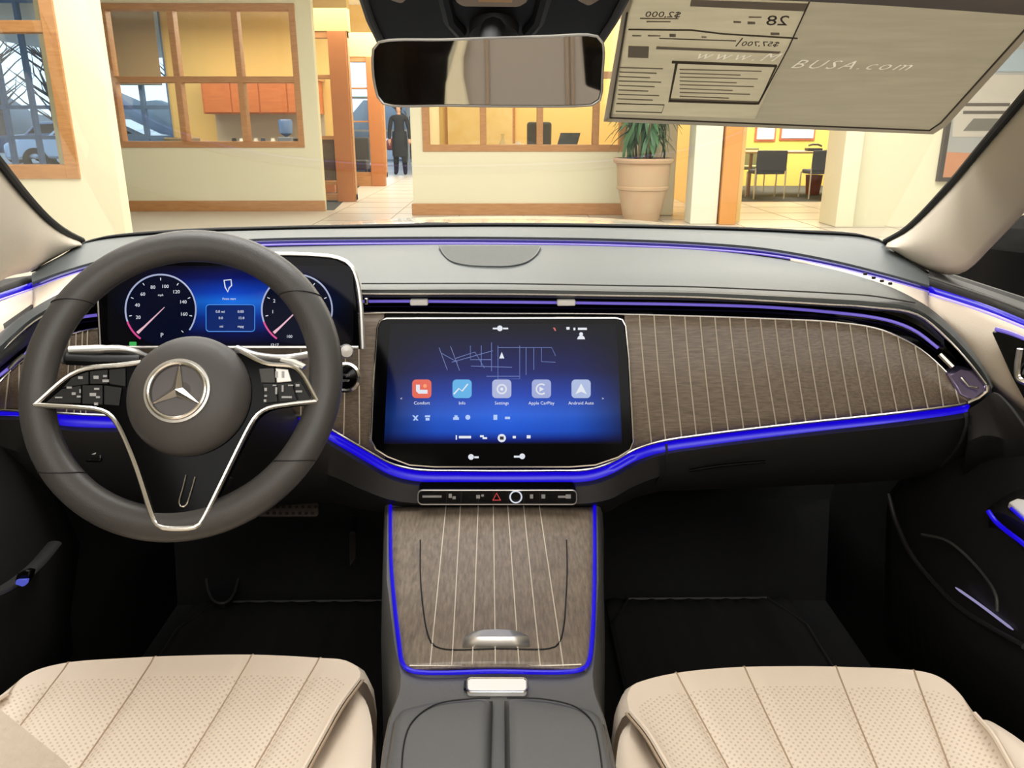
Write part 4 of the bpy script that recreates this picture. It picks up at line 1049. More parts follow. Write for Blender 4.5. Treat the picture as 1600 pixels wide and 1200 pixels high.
text('$57,700', wp1, 1188, 69, .0100, M['ink'], stk, off=.0078, mirror=True, rot=-1)
def letters(t, x, y, h, rot, sp):
    # white letters are bare paper: cut them out of the grey print and fill them with pale paper
    cut = text(t, wp1, x, y, h, None, None, off=.0045, rot=rot, shear=.35, space=sp, ext=.004)
    bm = bmesh.new(); bm.from_mesh(cut.data); bmesh.ops.remove_doubles(bm, verts=bm.verts, dist=1e-5); bmesh.ops.recalc_face_normals(bm, faces=bm.faces); bm.to_mesh(cut.data); bm.free()
    for ob in (sheet_, print_):
        m = ob.modifiers.new('cut', 'BOOLEAN'); m.object = cut; m.operation = 'DIFFERENCE'; m.solver = 'EXACT'
        bpy.context.view_layer.update(); dg = bpy.context.evaluated_depsgraph_get()
        me = bpy.data.meshes.new_from_object(ob.evaluated_get(dg)); ob.modifiers.clear()
        if len(me.polygons) > 20 or len(me.vertices) >= len(ob.data.vertices): ob.data = me
    bpy.data.objects.remove(cut)
    text(t, wp1, x, y, h, M['ink3'], stk, off=.0046, rot=rot, shear=.35, space=sp, ext=.0003)
letters('www.M', 1150, 88, .019, -3, 1.35)
letters('BUSA.com', 1330, 102, .0205, -2, 1.28)
dk = MB(); dk.prism(fl([(982,72),(1014,73),(1013,91),(981,90)], wp1, .0074), -wp1.n*.0004); dk.build('shaded_box', M['ink2'], stk, smooth=False)

# ------------------------------------------------------------------ footwells
cf_ = MB()
cf_.bb(-.80, .80, -.6, 2.0, .10, .18)
tag(cf_.build('cabin_floor', M['carpet'], None), 'black carpeted cabin floor under the dashboard', 'carpet')
fw = MB().grid([[Vector((x, 1.50, .17)) for x in (-.8, .8)], [Vector((x, 1.68, .34)) for x in (-.8, .8)], [Vector((x, 1.74, .90)) for x in (-.8, .8)]])
tag(fw.build('firewall', M['carpet'], None, solid=.02), 'black carpeted bulkhead at the front of the footwells', 'bulkhead')
for sgn, lab in ((-1, 'driver side'), (1, 'passenger side')):
    k = MB(); k.grid([[Vector((sgn*.70, y, .17)) for y in (.3, .9, 1.3, 1.85)], [Vector((sgn*.76, y, .34)) for y in (.3, .9, 1.3, 1.85)], [Vector((sgn*.80, y, .5)) for y in (.3, .9, 1.3, 1.85)], [Vector((sgn*.84, y, .90)) for y in (.3, .9, 1.3, 1.85)]])
    tag(k.build('sill_trim', M['lower'], None, solid=.01), 'black kick panel along the %s footwell' % lab, 'panel')
    mt = MB(); x0, x1 = (.22, .62) if sgn > 0 else (-.66, -.20)
    ridge = []
    for j in range(21):
        y = lerp(.55, 1.50, j/20); ridge.append([Vector((lerp(x0, x1, i/40), y, .192 + .004*math.sin(i*math.pi/4)**2)) for i in range(41)])
    o = mt.grid(ridge).build('mat_top', mat('floor_mat_pile', (42, 39, 39), .95, bump=.8, bscale=700, var=.6, vscale=3, stretch=(5, 1, 1), col2=(18, 17, 18)), None, solid=.008)
    r_ = thing('floor_mat', 'black carpet floor mat in the %s footwell' % lab, 'floor mat'); o.parent = r_
    MB().tube([Vector((x0, .55, .194)), Vector((x0, 1.4, .194)), Vector((x0+.05*1, 1.5, .194)), Vector((x1-.05, 1.5, .194)), Vector((x1, 1.4, .194)), Vector((x1, .55, .194))], .004, 6).build('mat_binding', M['lower'], r_)
bk = thing('brake_pedal', 'perforated metal brake pedal behind the lower right of the steering wheel', 'pedal')
bpl = Plane.by(450, 775, 1.36, 808, 1.34)
pad = flat('pad', rrect(400, 776, 498, 808, 6), bpl, 0, .008, mat('dull_pedal_metal', (80, 72, 66), .35, .8), bk, bevel=.002)
st = MB()
for j in range(3):
    for i in range(9):
        st.prism(fl(circ(408 + i*10 + (j % 2)*5, 782 + j*10, 2.6, 8), bpl, .002), -bpl.n*.002)
st.build('rubber_stud', M['black'], bk, smooth=False)['kind'] = 'stuff'
MB().tube([bpl.pt(450, 792, -.008), P(450, 760, 1.55), P(452, 735, 1.75)], .008, 8).build('pedal_arm', M['black'], bk)
ap = thing('accelerator_pedal', 'long accelerator pedal by the left side of the console', 'pedal')
MB().prism([P(x, y, Y) for x, y, Y in ((546,838,1.50),(556,832,1.52),(556,872,1.42),(546,884,1.40))], Vector((0, .012, -.006))).build('tread', mat('worn_pedal_metal', (120, 110, 100), .35, .7), ap, bevel=.002)
MB().tube([P(551, 835, 1.52), P(552, 800, 1.7)], .007, 8).build('pedal_arm', M['black'], ap)
fp = thing('foot_rest', 'dark rounded footrest outline on the driver floor', 'footrest')
fpts = cr(z3([(322,846),(322,890),(326,925),(336,940),(352,942),(364,930),(376,890),(384,846)]), 30)
MB().prism([PZ(p.x, p.y, .215) for p in fpts], Vector((0, 0, -.012))).build('rubber_plate', M['black'], fp)
MB().tube([PZ(p.x, p.y, .217) for p in fpts], .003, 6).build('plate_rim', M['pad_dark'], fp)
# bonnet and wiper outside
hd = MB(); rows = []
for y, z in ((1.86, .885), (1.97, .912), (2.2, .915), (2.5, .90), (2.8, .86), (3.0, .78), (3.05, .6)):
    rows.append([Vector((x, y - .25*(x/.85)**2*(1 if y > 2.1 else .4), z - .06*(abs(x)/.85)**3)) for x in [(-.85 + 1.7*k/30) for k in range(31)]])
tag(hd.grid(rows).build('bonnet', mat('pale_silver_paint', (214, 208, 190), .25, .3, coat=.6), None, solid=.004), 'pale silver bonnet just showing beyond the windshield base', 'bonnet')
wi = thing('wiper_arm', 'black wiper arm lying at the base of the windshield', 'wiper')
MB().tube([P(x, y, Y) for x, y, Y in ((400,357,1.85),(520,355,1.86),(640,353,1.86),(655,350,1.86))], .004, 6).build('blade', M['black'], wi)
MB().prism([P(x, y, 1.86) for x, y in ((640,356),(650,349),(664,347),(700,347),(708,354),(700,358))], Vector((0, .03, -.01))).build('cowl_joint', M['black'], wi, bevel=.003)
# ================================================================== SHOWROOM
def struct(name, mb, m, parent=None, **k):
    o = mb.build(name, m, parent, smooth=False, **k)
    if parent is None: o['kind'] = 'structure'
    return o
struct('floor', MB().bb(-14, 12, -8, 30, -.2, 0), M['tile'])
fl_ = bpy.data.objects['floor']
# carpet strip beside the corridor and in the meeting room
MB().prism([Vector(p) for p in ((-2.66,12.2,.004),(-2.62,12.2,.004),(-2.50,12.2,.004),(-3.9,27,.004),(-9,27,.004),(-9,12.3,.004))], Vector((0,0,-.003))).build('corridor_carpet', M['carpet2'], fl_, smooth=False)
MB().bb(3.2, 9, 13.6, 17.4, .001, .004).build('meeting_carpet', M['carpet2'], fl_, smooth=False)
# individual floor tiles' joints near the corridor
jt = MB()
for k in range(14): jt.bb(-2.4, 6, 11.7+k*.9 if False else 9 + k*.9, 9.012 + k*.9, .0005, .002)
for k in range(10): jt.bb(-2.4+k*.9, -2.388+k*.9, 5, 21, .0005, .002)
jt.build('tile_joint', mat('tile_grout', (170, 150, 126), .8), fl_, smooth=False)['kind'] = 'stuff'
struct('ceiling', MB().bb(-14, 12, -8, 30, 3.5, 3.6), M['ceil'])
struct('wall_rear', MB().bb(-14, 12, -8.2, -8, 0, 3.5), M['wall'])
struct('wall_side_left', MB().bb(-14.2, -14, -8, 12, 0, 3.5), M['wall'])
struct('wall_side_right', MB().bb(11.9, 12.1, -8, 20, 0, 3.5), M['wall'])
def wall_open(name, x0, x1, Y, t, oz0, oz1, ox0, ox1, m, H=3.5):
    mb = MB()
    mb.bb(x0, ox0, Y, Y+t, 0, H) if ox0 > x0 else None
    mb.bb(ox1, x1, Y, Y+t, 0, H) if x1 > ox1 else None
    mb.bb(ox0, ox1, Y, Y+t, 0, oz0); mb.bb(ox0, ox1, Y, Y+t, oz1, H)
    return struct(name, mb, m)
def win(name, x0, x1, z0, z1, Y, t, vs, hs, fw, m, label=None, vw=None, glass_=True, out=.02):
    """framed interior window: outer frame members, mullions and rails, and each pane"""
    vw = vw or fw*.8
    fr = bpy.data.objects.new(name, None); C.objects.link(fr); fr['kind'] = 'structure'
    for a, b, c_, d in ((x0, x1, z0, z0+fw), (x0, x1, z1-fw, z1)):
        MB().bb(a, b, Y-out, Y+t+out, c_, d).build('window_rail', m, fr, smooth=False, bevel=.006)
    for a, b in ((x0, x0+fw), (x1-fw, x1)):
        MB().bb(a, b, Y-out-.002, Y+t+out, z0, z1).build('window_stile', m, fr, smooth=False, bevel=.006)
    for v in vs: MB().bb(v-vw/2, v+vw/2, Y-out*.5, Y+t, z0+fw, z1-fw).build('mullion', m, fr, smooth=False, bevel=.005)
    for h in hs: MB().bb(x0+fw, x1-fw, Y-out*.6, Y+t, h-vw/2, h+vw/2).build('transom', m, fr, smooth=False, bevel=.005)
    if glass_:
        xs = [x0+fw] + sorted(vs) + [x1-fw]; zs = [z0+fw] + sorted(hs) + [z1-fw]
        for i in range(len(xs)-1):
            for j in range(len(zs)-1):
                MB().bb(xs[i]+.01, xs[i+1]-.01, Y+t*.45, Y+t*.45+.006, zs[j]+.01, zs[j+1]-.01).build('pane', M['glass'], fr, smooth=False)
    return fr
# wall at left, in front of the offices
wall_open('wall_left', -9, -3.70, 8.0, .16, .78, 3.1, -7.2, -4.16, M['wall'])
win('window_2', -7.24, -4.05, .70, 3.15, 8.0, .16, [-5.6], [2.05], .13, M['maple'], vw=.10)
# office partition with a gridded window
wall_open('wall_office', -6.4, -2.62, 12.1, .16, .95, 2.74, -5.9, -2.86, M['wall'])
win('window_3', -5.95, -2.84, .90, 2.80, 12.1, .16, [-5.48, -4.56, -3.68], [1.82], .085, M['maple'], vw=.085)
struct('baseboard_office', MB().bb(-6.4, -2.60, 12.06, 12.1, 0, .15), M['maple'], bevel=.006)
# office interior
struct('wall_office_back', MB().bb(-6.3, -3.05, 16.2, 16.35, 0, 3.5), M['wall2'])
# exterior glazing at left
def glazing(name, x0, x1, Y, z0, z1, n, hs, m, w_=.07):
    fr = bpy.data.objects.new(name, None); C.objects.link(fr); fr['kind'] = 'structure'
    for i in range(n+1):
        x = lerp(x0, x1, i/n); MB().bb(x-w_/2, x+w_/2, Y, Y+.12, z0, z1).build('mullion', m, fr, smooth=False)
        if i < n:
            zz = [z0] + hs + [z1]
            for a, b in zip(zz, zz[1:]): MB().bb(x+w_/2, lerp(x0, x1, (i+1)/n)-w_/2, Y+.05, Y+.058, a+.02, b-.02).build('pane', M['glass'], fr, smooth=False)
    for h in [z0] + hs + [z1]: MB().bb(x0, x1, Y+.01, Y+.11, h-w_/2, h+w_/2).build('transom', m, fr, smooth=False)
    return fr
M['alu'] = mat('blue_grey_aluminium', (120, 150, 196), .4, .3)
glazing('window_4', -12.6, -6.3, 16.2, .3, 3.4, 12, [1.0, 1.55], M['alu'])
struct('wall_sill_left', MB().bb(-12.6, -6.3, 16.15, 16.4, 0, .28), M['wall'])
MBb = MB().bb(-10.5, -9.05, 13.2, 13.35, 0, 3.5); struct('wall_partition_left', MBb, M['wall'])
# blinds lowered in the upper part of the exterior windows
bl = thing('roller_blind', 'beige roller blind lowered over the outside windows behind the office', 'blind')
MB().bb(-7.9, -6.35, 16.05, 16.07, 1.95, 3.4).build('blind_cloth', mat('beige_blind', (176, 150, 112), .8), bl, smooth=False)
MB().tube([Vector((-7.9,16.06,1.95)), Vector((-6.35,16.06,1.95))], .015, 8).build('bottom_bar', M['silver'], bl)
# wall cabinets, counter and items in the office
wcab = thing('wall_cabinet', 'long red-brown wooden wall cabinet row seen through the gridded office window', 'cabinet')
MB().bb(-5.45, -3.38, 15.55, 16.18, 1.42, 2.0).build('body', M['cherry'], wcab, smooth=False)
for k in range(4):
    x = -5.42 + k*.51; MB().bb(x, x+.49, 15.53, 15.555, 1.44, 1.98).build('cabinet_door', M['cherry'], wcab, smooth=False, bevel=.006)
MB().bb(-5.5, -3.33, 15.5, 16.18, 2.0, 2.06).build('cornice', M['maple'], wcab, smooth=False)
ctr = thing('counter', 'pale office counter against the back wall under the wall cabinets', 'counter')
MB().bb(-6.0, -3.1, 15.5, 16.18, .86, .90).build('worktop', mat('pale_worktop', (205, 196, 180), .5), ctr, smooth=False, bevel=.004)
MB().bb(-5.95, -3.15, 15.56, 16.18, 0, .86).build('base_units', M['cherry'], ctr, smooth=False)
MB().bb(-5.45, -3.38, 16.15, 16.18, .9, 1.42).build('splashback', mat('grey_splashback', (200, 190, 175), .5), ctr, smooth=False)
colr = [(40,38,36),(230,228,220),(90,84,78),(225,220,210),(60,70,90),(235,230,220),(46,44,42),(190,182,170)]
adj = ['black', 'white', 'brown grey', 'pale', 'dark blue', 'ivory', 'charcoal', 'light grey']
for k in range(8):
    x = -5.0 + k*.135 + (.05 if k > 4 else 0); h = .09 + .05*((k*3) % 3)
    tag(MB().lathe([(.001,0),(.04,0),(.045,h*.5),(.035,h*.9),(.038,h),(.0001,h)], Vector((x, 15.72, .902)), seg=14).build('mug', mat('mug_%d' % k, colr[k], .4), None), '%s mug standing on the office counter below the wall cabinets' % adj[k], 'mug', 'mugs on the office counter')
wcl = thing('water_cooler', 'blue-grey bottled water cooler behind the right panes of the gridded office window', 'water cooler')
MB().bb(-4.02, -3.78, 15.1, 15.4, 0, 1.02).build('cabinet', mat('grey_blue_cooler', (110, 118, 132), .5), wcl, smooth=False, bevel=.02)
MB().lathe([(.02,0),(.05,.02),(.12,.06),(.13,.26),(.11,.3),(.0001,.31)], Vector((-3.9, 15.25, 1.02)), seg=20).build('bottle', mat('blue_water_bottle', (90, 120, 170), .15), wcl)
MB().bb(-3.93, -3.87, 15.07, 15.1, .86, .92).build('tap', M['bright'], wcl, smooth=False)
ach = thing('waiting_chair', 'round-backed beige chair behind the lower left panes of the office window', 'chair')
MB().lathe([(.28,0),(.30,.25),(.27,.26)], Vector((-5.62, 14.8, .75)), seg=24).build('backrest', mat('beige_basket_weave', (150, 132, 100), .8), ach)
MB().lathe([(.0001,-.05),(.27,-.05),(.28,0),(.0001,.02)], Vector((-5.62, 14.8, .75)), seg=24).build('seat', mat('brown_seat', (120, 100, 76), .8), ach)
for sx, sy in ((-1,-1),(1,-1),(-1,1),(1,1)): MB().tube([Vector((-5.62+sx*.2, 14.8+sy*.2, .72)), Vector((-5.62+sx*.22, 14.8+sy*.22, 0))], .02, 8).build('leg', M['black'], ach)

# second face: office corner with timber framed glass beside the corridor
win('window_5', -3.12, -2.42, .02, 2.62, 13.7, .12, [], [.30, 1.02, 1.95], .10, M['maple'], vw=.06)
struct('trim_2', MB().bb(-2.72, -2.44, 13.62, 13.86, 0, 2.62), mat('orange_timber', (190, 122, 68), .5, var=.15, vscale=6), bevel=.01)
struct('wall_soffit', MB().bb(-3.12, -2.40, 13.66, 13.9, 2.62, 3.5), M['wall2'])
scr_ = thing('patterned_screen', 'dark patterned low panel behind the corridor side window', 'screen panel')
MB().bb(-3.5, -2.74, 14.1, 14.13, .32, 1.0).build('panel', mat('patterned_fabric', (120, 98, 78), .9, var=.5, vscale=14, col2=(70, 60, 52)), scr_, smooth=False)
for x in (-3.45, -2.8): MB().bb(x-.02, x+.02, 14.08, 14.16, 0, 1.0).build('upright', M['black'], scr_, smooth=False)
win('window_6', -3.35, -2.42, .18, 2.55, 17.5, .12, [], [1.3, 1.95], .10, M['maple'], vw=.03)
struct('trim_3', MB().bb(-2.74, -2.46, 17.42, 17.66, 0, 2.55), bpy.data.materials['orange_timber'], bevel=.01)
struct('wall_soffit_far', MB().bb(-4.2, -2.40, 17.46, 17.7, 2.55, 3.5), M['wall2'])
struct('baseboard_far', MB().bb(-4.2, -2.45, 17.44, 17.5, 0, .2), M['maple'])
cb_ = thing('reception_armchair', 'dark armchair behind the far narrow side window by the corridor', 'chair')
MB().bb(-3.35, -2.95, 18.2, 18.7, .30, .50).build('seat', mat('dark_grey_fabric', (66, 68, 74), .9), cb_, smooth=False, bevel=.03)
MB().bb(-3.35, -2.95, 18.65, 18.78, .45, .98).build('backrest', bpy.data.materials['dark_grey_fabric'], cb_, smooth=False, bevel=.03)
for sx in (-3.32, -2.98):
    for sy in (18.25, 18.7): MB().tube([Vector((sx, sy, .3)), Vector((sx, sy, 0))], .018, 8).build('leg', M['black'], cb_)
# far glazing at the end of the corridor
glazing('window_7', -8, 1.0, 27.0, .0, 3.4, 9, [1.1, 2.1], mat('white_window_bar', (225, 228, 232), .5))

# middle partition with window and plant in front
wall_open('wall_middle', -1.24, 2.42, 11.5, .16, .92, 2.9, -1.0, 1.66, M['wall'])
win('window_8', -1.08, 1.72, .86, 2.95, 11.5, .16, [-.25, .53, 1.30], [1.85], .09, M['maple'], vw=.085)
struct('baseboard_middle', MB().bb(-1.26, 2.42, 11.46, 11.5, 0, .16), M['maple'], bevel=.006)
struct('wall_corridor', MB().bb(-1.24, -1.10, 11.66, 22, 0, 3.5), M['wall'])
struct('wall_middle_back', MB().bb(-1.1, 3.1, 15.0, 15.15, 0, 3.5), M['wall2'])
dc = thing('office_chair', 'dark high-backed office chair behind the middle partition window', 'chair')
MB().bb(.40, .78, 13.0, 13.12, .62, 1.26).build('backrest', mat('grey_chair_fabric', (88, 90, 88), .9), dc, smooth=False, bevel=.04)
MB().bb(.36, .82, 13.1, 13.6, .46, .56).build('seat', bpy.data.materials['grey_chair_fabric'], dc, smooth=False, bevel=.03)
MB().tube([Vector((.59,13.35,.46)), Vector((.59,13.35,.08))], .03, 10).build('pedestal', M['black'], dc)
for k in range(5):
    a = k*2*math.pi/5; MB().tube([Vector((.59,13.35,.10)), Vector((.59+.28*math.cos(a),13.35+.28*math.sin(a),.04))], .02, 6).build('foot', M['black'], dc)
dk_ = thing('office_desk', 'maple desk behind the middle partition window', 'desk')
MB().bb(-1.0, 1.55, 12.2, 12.85, .82, .86).build('desk_top', M['maple'], dk_, smooth=False, bevel=.005)
for x in (-.95, 1.5): MB().bb(x-.03, x+.03, 12.25, 12.8, 0, .82).build('side_panel', M['maple'], dk_, smooth=False)
mo_ = thing('monitor', 'small dark tilted screen on the desk behind the middle window', 'monitor')
MB().prism([Vector(p) for p in ((.83,12.5,.90),(1.13,12.5,.90),(1.19,12.56,1.10),(.89,12.56,1.10))], Vector((0, .02, 0))).build('panel', mat('dark_monitor', (62, 70, 72), .3), mo_, smooth=False, bevel=.004)
MB().bb(.90, 1.08, 12.46, 12.62, .862, .885).build('stand', M['black'], mo_, smooth=False)
for i, (x, z, s_, c_, lb) in enumerate(((-.42,.865,.11,(225,205,160),'round cream dish standing on the desk at left behind the middle window'),(.02,.865,.07,(240,225,170),'tall cream vase on the desk behind the middle window'),(.25,.865,.13,(245,240,225),'white crumpled napkin pile on the desk behind the middle window'))):
    if i == 0: mb = MB().lathe([(.02,0),(.06,.005),(.12,.05),(.125,.055),(.1,.045),(.0001,.02)], Vector((x, 12.45, z)), seg=20)
    elif i == 1: mb = MB().lathe([(.04,0),(.055,.06),(.03,.13),(.02,.18),(.03,.22),(.0001,.21)], Vector((x, 12.45, z)), seg=16)
    else: mb = MB().lathe([(.1,0),(.13,.03),(.09,.08),(.05,.07),(.03,.11),(.0001,.1)], Vector((x, 12.45, z)), seg=7)
    tag(mb.build(('dish', 'vase', 'napkin')[i], mat('desk_item_%d' % i, c_, .5), None), lb, ('dish', 'vase', 'napkin')[i])
pic = thing('wall_picture', 'golden floral picture on the office wall behind the middle window', 'picture')
MB().bb(-.95, .2, 14.93, 14.97, .8, 2.2).build('canvas', mat('gold_floral_print', (226, 190, 110), .7, var=.6, vscale=5, col2=(244, 226, 176)), pic, smooth=False)
MB().bb(-1.0, .25, 14.96, 14.995, .75, 2.25).build('picture_frame', M['maple'], pic, smooth=False)

# planter and leafy plant
pt = thing('terracotta_planter', 'large weathered terracotta planter standing before the middle partition', 'planter')
pm = mat('weathered_terracotta', (196, 178, 142), .9, bump=.5, bscale=20, var=.5, vscale=5, col2=(196, 156, 126))
MB().lathe([(.0001,0),(.22,0),(.235,.03),(.30,.34),(.315,.40),(.335,.41),(.34,.44),(.325,.455),(.33,.47),(.345,.70),(.35,.73),(.385,.745),(.395,.775),(.385,.80),(.345,.80),(.33,.76),(.0001,.74)], Vector((1.84, 10.7, 0)), seg=40).build('pot', pm, pt)
MB().lathe([(.0001,.0),(.335,.0)], Vector((1.84, 10.7, .765)), seg=30).build('soil', mat('dark_soil', (60, 48, 36), 1), pt)
pln = thing('potted_plant', 'dense dark green leafy plant growing in the terracotta planter', 'plant')
for k in range(9):
    a = k*2.4; r = .05 + .15*((k*7 % 5)/5); x, y = 1.84 + r*math.cos(a), 10.7 + r*math.sin(a)
    pts = [Vector((x, y, .76)), Vector((x + .05*math.cos(a), y + .05*math.sin(a), 1.15)), Vector((x + .08*math.cos(a+.5), y + .08*math.sin(a+.5), 1.6 + .06*k))]
    MB().tube(cr(pts, 8), .018, 6).build('stem', mat('brown_green_stem', (110, 100, 66), .8) if k == 0 else bpy.data.materials['brown_green_stem'], pln)
lm = mat('dark_green_leaf', (44, 88, 56), .45, var=.5, vscale=6, col2=(84, 126, 80))
def leaf_mesh():
    mb = MB(); rows = []
    for i in range(7):
        t = i/6; wdt = .030*math.sin(math.pi*min(1, t*.95+.06))**.7; y = t*.40; z = -.28*t**2.0 + .10*t
        rows.append([Vector((-wdt, y, z+.006)), Vector((0, y, z)), Vector((wdt, y, z+.006))])
    mb.grid(rows); return mb
proto = leaf_mesh().build('leaf', lm, pln)
rnd = random.Random(3)
for k in range(290):
    o = proto if k == 0 else proto.copy()
    if k: C.objects.link(o)
    a = rnd.random()*6.283; r = .02 + .16*rnd.random()**.7
    o.location = (1.84 + r*math.cos(a), 10.7 + r*math.sin(a), 1.02 + 1.0*rnd.random()**.8)
    o.rotation_euler = (rnd.uniform(-1.3, .1), rnd.uniform(-.4, .4), a - math.pi/2 + rnd.uniform(-.7, .7)); s_ = rnd.uniform(.7, 1.05); o.scale = (s_, s_, s_)

# column, timber post, right hand walls
struct('wall_column', MB().bb(2.40, 2.74, 10.3, 10.65, 0, 3.5), mat('white_column', (232, 230, 208), .8), bevel=.01)
struct('wall_return', MB().bb(2.16, 2.40, 11.34, 11.5, 0, 3.5), M['wall'], bevel=.03)
struct('trim_4', MB().bb(2.76, 2.97, 10.25, 10.6, 0, 3.5), mat('honey_timber_post', (224, 158, 84), .5, var=.12, vscale=5), bevel=.01)
struct('wall_pilaster', MB().bb(4.12, 4.34, 9.95, 10.5, 0, 3.5), M['wall'], bevel=.01)
struct('wall_right', MB().bb(4.34, 9.0, 10.1, 10.3, 0, 3.5), M['wall'])
struct('wall_meeting_left', MB().bb(3.0, 3.12, 10.6, 17.4, 0, 3.5), M['wall2'])
struct('wall_meeting_back', MB().bb(3.0, 9.5, 17.4, 17.55, 0, 3.5), mat('sunny_yellow_wall', (246, 214, 112), .85))
# notice boards in the meeting room
for x0, x1, z0, z1, c_, lb in ((5.32,5.68,.95,1.7,(240,236,230),'narrow white and red poster on the yellow wall behind the meeting table'),(5.84,6.5,.97,1.75,(196,232,236),'pale cyan poster in a red frame on the yellow meeting room wall')):
    n_ = thing('wall_poster', lb, 'poster')
    MB().bb(x0, x1, 17.36, 17.375, z0, z1).build('sheet', mat('poster_sheet_%d' % int(x0*10), c_, .6), n_, smooth=False)
    MB().bb(x0-.04, x1+.04, 17.375, 17.395, z0-.04, z1+.04).build('poster_frame', mat('poster_frame_%d' % int(x0*10), (206, 110, 84), .6), n_, smooth=False)
fm = mat('navy_grey_fabric', (74, 80, 98), .85); fb = mat('sage_fabric', (140, 140, 100), .85)
def chair(cx, cy, rz, label, m):
    r_ = thing('meeting_chair', label, 'chair', 'chairs at the meeting table')
    def L(v): v = Vector(v); return Vector((cx,cy,0)) + Matrix.Rotation(rz, 3, 'Z') @ v
    Rz = Matrix.Rotation(rz, 3, 'Z')
    MB().box(L((0,0,.45)), (.50,.46,.07), Rz).build('seat', m, r_, smooth=False, bevel=.02)
    MB().box(L((0,-.24,.64)), (.52,.05,.34), Rz).build('backrest', m, r_, smooth=False, bevel=.02)
    for sx in (-.26, .26):
        for sy in (-.24, .22): MB().tube([L((sx,sy,.52 if sy < 0 else .44)), L((sx,sy*1.08,0))], .014, 8).build('leg', M['silver'], r_)
    return r_
chair(4.60, 14.3, 0, 'navy grey meeting chair with silver legs nearest the timber post', fm)
chair(5.55, 14.3, 0, 'navy grey meeting chair with silver legs beside the cream pilaster', fm)
chair(4.75, 15.9, math.pi, 'sage backed meeting chair on the far side of the table', fb)
chair(4.02, 14.9, -math.pi/2, 'sage meeting chair at the left end of the table', fb)
tb = thing('meeting_table', 'light wood meeting table between the navy chairs and the yellow wall', 'table')
MB().bb(4.25, 6.5, 14.65, 15.55, .74, .775).build('table_top', mat('pale_wood_top', (214, 178, 128), .4), tb, smooth=False, bevel=.006)
for x in (4.45, 6.35):
    for y in (14.75, 15.45): MB().tube([Vector((x, y, .74)), Vector((x, y, 0))], .03, 8).build('leg', mat('bronze_table_leg', (150, 110, 66), .5, .4) if x == 4.45 and y < 15 else bpy.data.materials['bronze_table_leg'], tb)
ph = thing('desk_phone', 'dark desk telephone on the meeting table', 'telephone')
MB().prism([Vector(p) for p in ((5.52,14.9,.776),(5.78,14.9,.776),(5.78,15.1,.776),(5.52,15.1,.776))], Vector((0,.02,.05))).build('body', M['black'], ph, smooth=False, bevel=.008)
MB().tube([Vector((5.53,14.95,.87)), Vector((5.6,14.95,.89)), Vector((5.7,14.95,.89)), Vector((5.77,14.95,.86))], .018, 8).build('handset', M['pad_dark'], ph)
cdl = thing('calendar_stand', 'small black framed stand on the right of the meeting table', 'stand')
MB().bb(6.12, 6.30, 15.0, 15.03, .776, .95).build('frame', M['black'], cdl, smooth=False, bevel=.005)
MB().bb(6.14, 6.28, 14.985, 15.0, .80, .93).build('card', mat('grey_card', (180,178,170), .7), cdl, smooth=False)
lmp = thing('table_lamp', 'slim dark table lamp stem on the meeting table', 'lamp')
MB().tube([Vector((6.0,15.2,.78)), Vector((6.02,15.2,1.1)), Vector((6.05,15.15,1.3))], .012, 8).build('stem', M['black'], lmp)
MB().lathe([(.08,0),(.09,.01),(.0001,.02)], Vector((6.0,15.2,.776)), seg=20).build('base', M['black'], lmp)
MB().lathe([(.09,-.08),(.05,.02),(.0001,.03)], Vector((6.06,15.12,1.3)), seg=20).build('shade', M['black'], lmp)
bin_ = thing('waste_bin', 'red brown waste bin under the meeting table', 'bin')
MB().lathe([(.0001,0),(.12,0),(.15,.34),(.16,.35),(.145,.34),(.11,.02),(.0001,.02)], Vector((5.75,15.1,0)), seg=20).build('body', mat('red_brown_bin', (120, 60, 42), .6), bin_)

# framed car poster on the right wall
ps_ = thing('car_poster', 'framed poster of a silver car front on the right wall beside the pillar', 'poster')
pp = Plane(Vector((5, 10.02, 1)), Vector((0, -1, 0)))
x0 = pp.pt(1466, 284).x; z0 = pp.pt(1466, 284).z; x1 = x0 + 1.7; z1 = z0 + 1.75
MB().bb(x0, x1, 10.03, 10.1, z0, z1).build('frame', mat('dark_poster_frame', (60, 54, 50), .5), ps_, smooth=False, bevel=.006)
def pq(l, m, nm, off=.0):
    o = MB(); o.prism([Vector((lerp(x0, x1, a), 10.026 - off, lerp(z0, z1, b))) for a, b in l], Vector((0, .003, 0))); o.build(nm, m, ps_, smooth=False)
pq([(.03,.03),(.97,.03),(.97,.97),(.03,.97)], mat('poster_sky_grey', (176, 178, 176), .4, var=.3, vscale=2), 'print_ground')
pq([(.03,.03),(.97,.03),(.97,.16),(.03,.20)], mat('poster_orange', (214, 150, 112), .4, var=.3, vscale=4), 'print_foreground', .004)
pq([(.05,.30),(.95,.30),(.97,.52),(.85,.70),(.15,.70),(.03,.52)], mat('poster_car_silver', (200, 194, 182), .4, var=.2, vscale=3), 'print_car', .004)
pq([(.12,.34),(.95,.34),(.90,.42),(.18,.42)], mat('poster_car_shadow', (110, 108, 100), .4), 'print_bumper', .008)
pq([(.10,.45),(.42,.45),(.42,.47),(.10,.47)], M['ink'], 'print_bar', .008); pq([(.10,.50),(.42,.50),(.42,.52),(.10,.52)], M['ink'], 'print_bar', .008)
pq([(.55,.45),(.90,.45),(.90,.47),(.55,.47)], M['ink'], 'print_bar', .008); pq([(.55,.50),(.90,.50),(.90,.52),(.55,.52)], M['ink'], 'print_bar', .008)
pq([(.20,.72),(.80,.72),(.72,.86),(.28,.86)], mat('poster_windshield', (160, 176, 186), .3), 'print_windshield', .008)
ce = Vector((lerp(x0, x1, .48), 10.016, lerp(z0, z1, .485)))
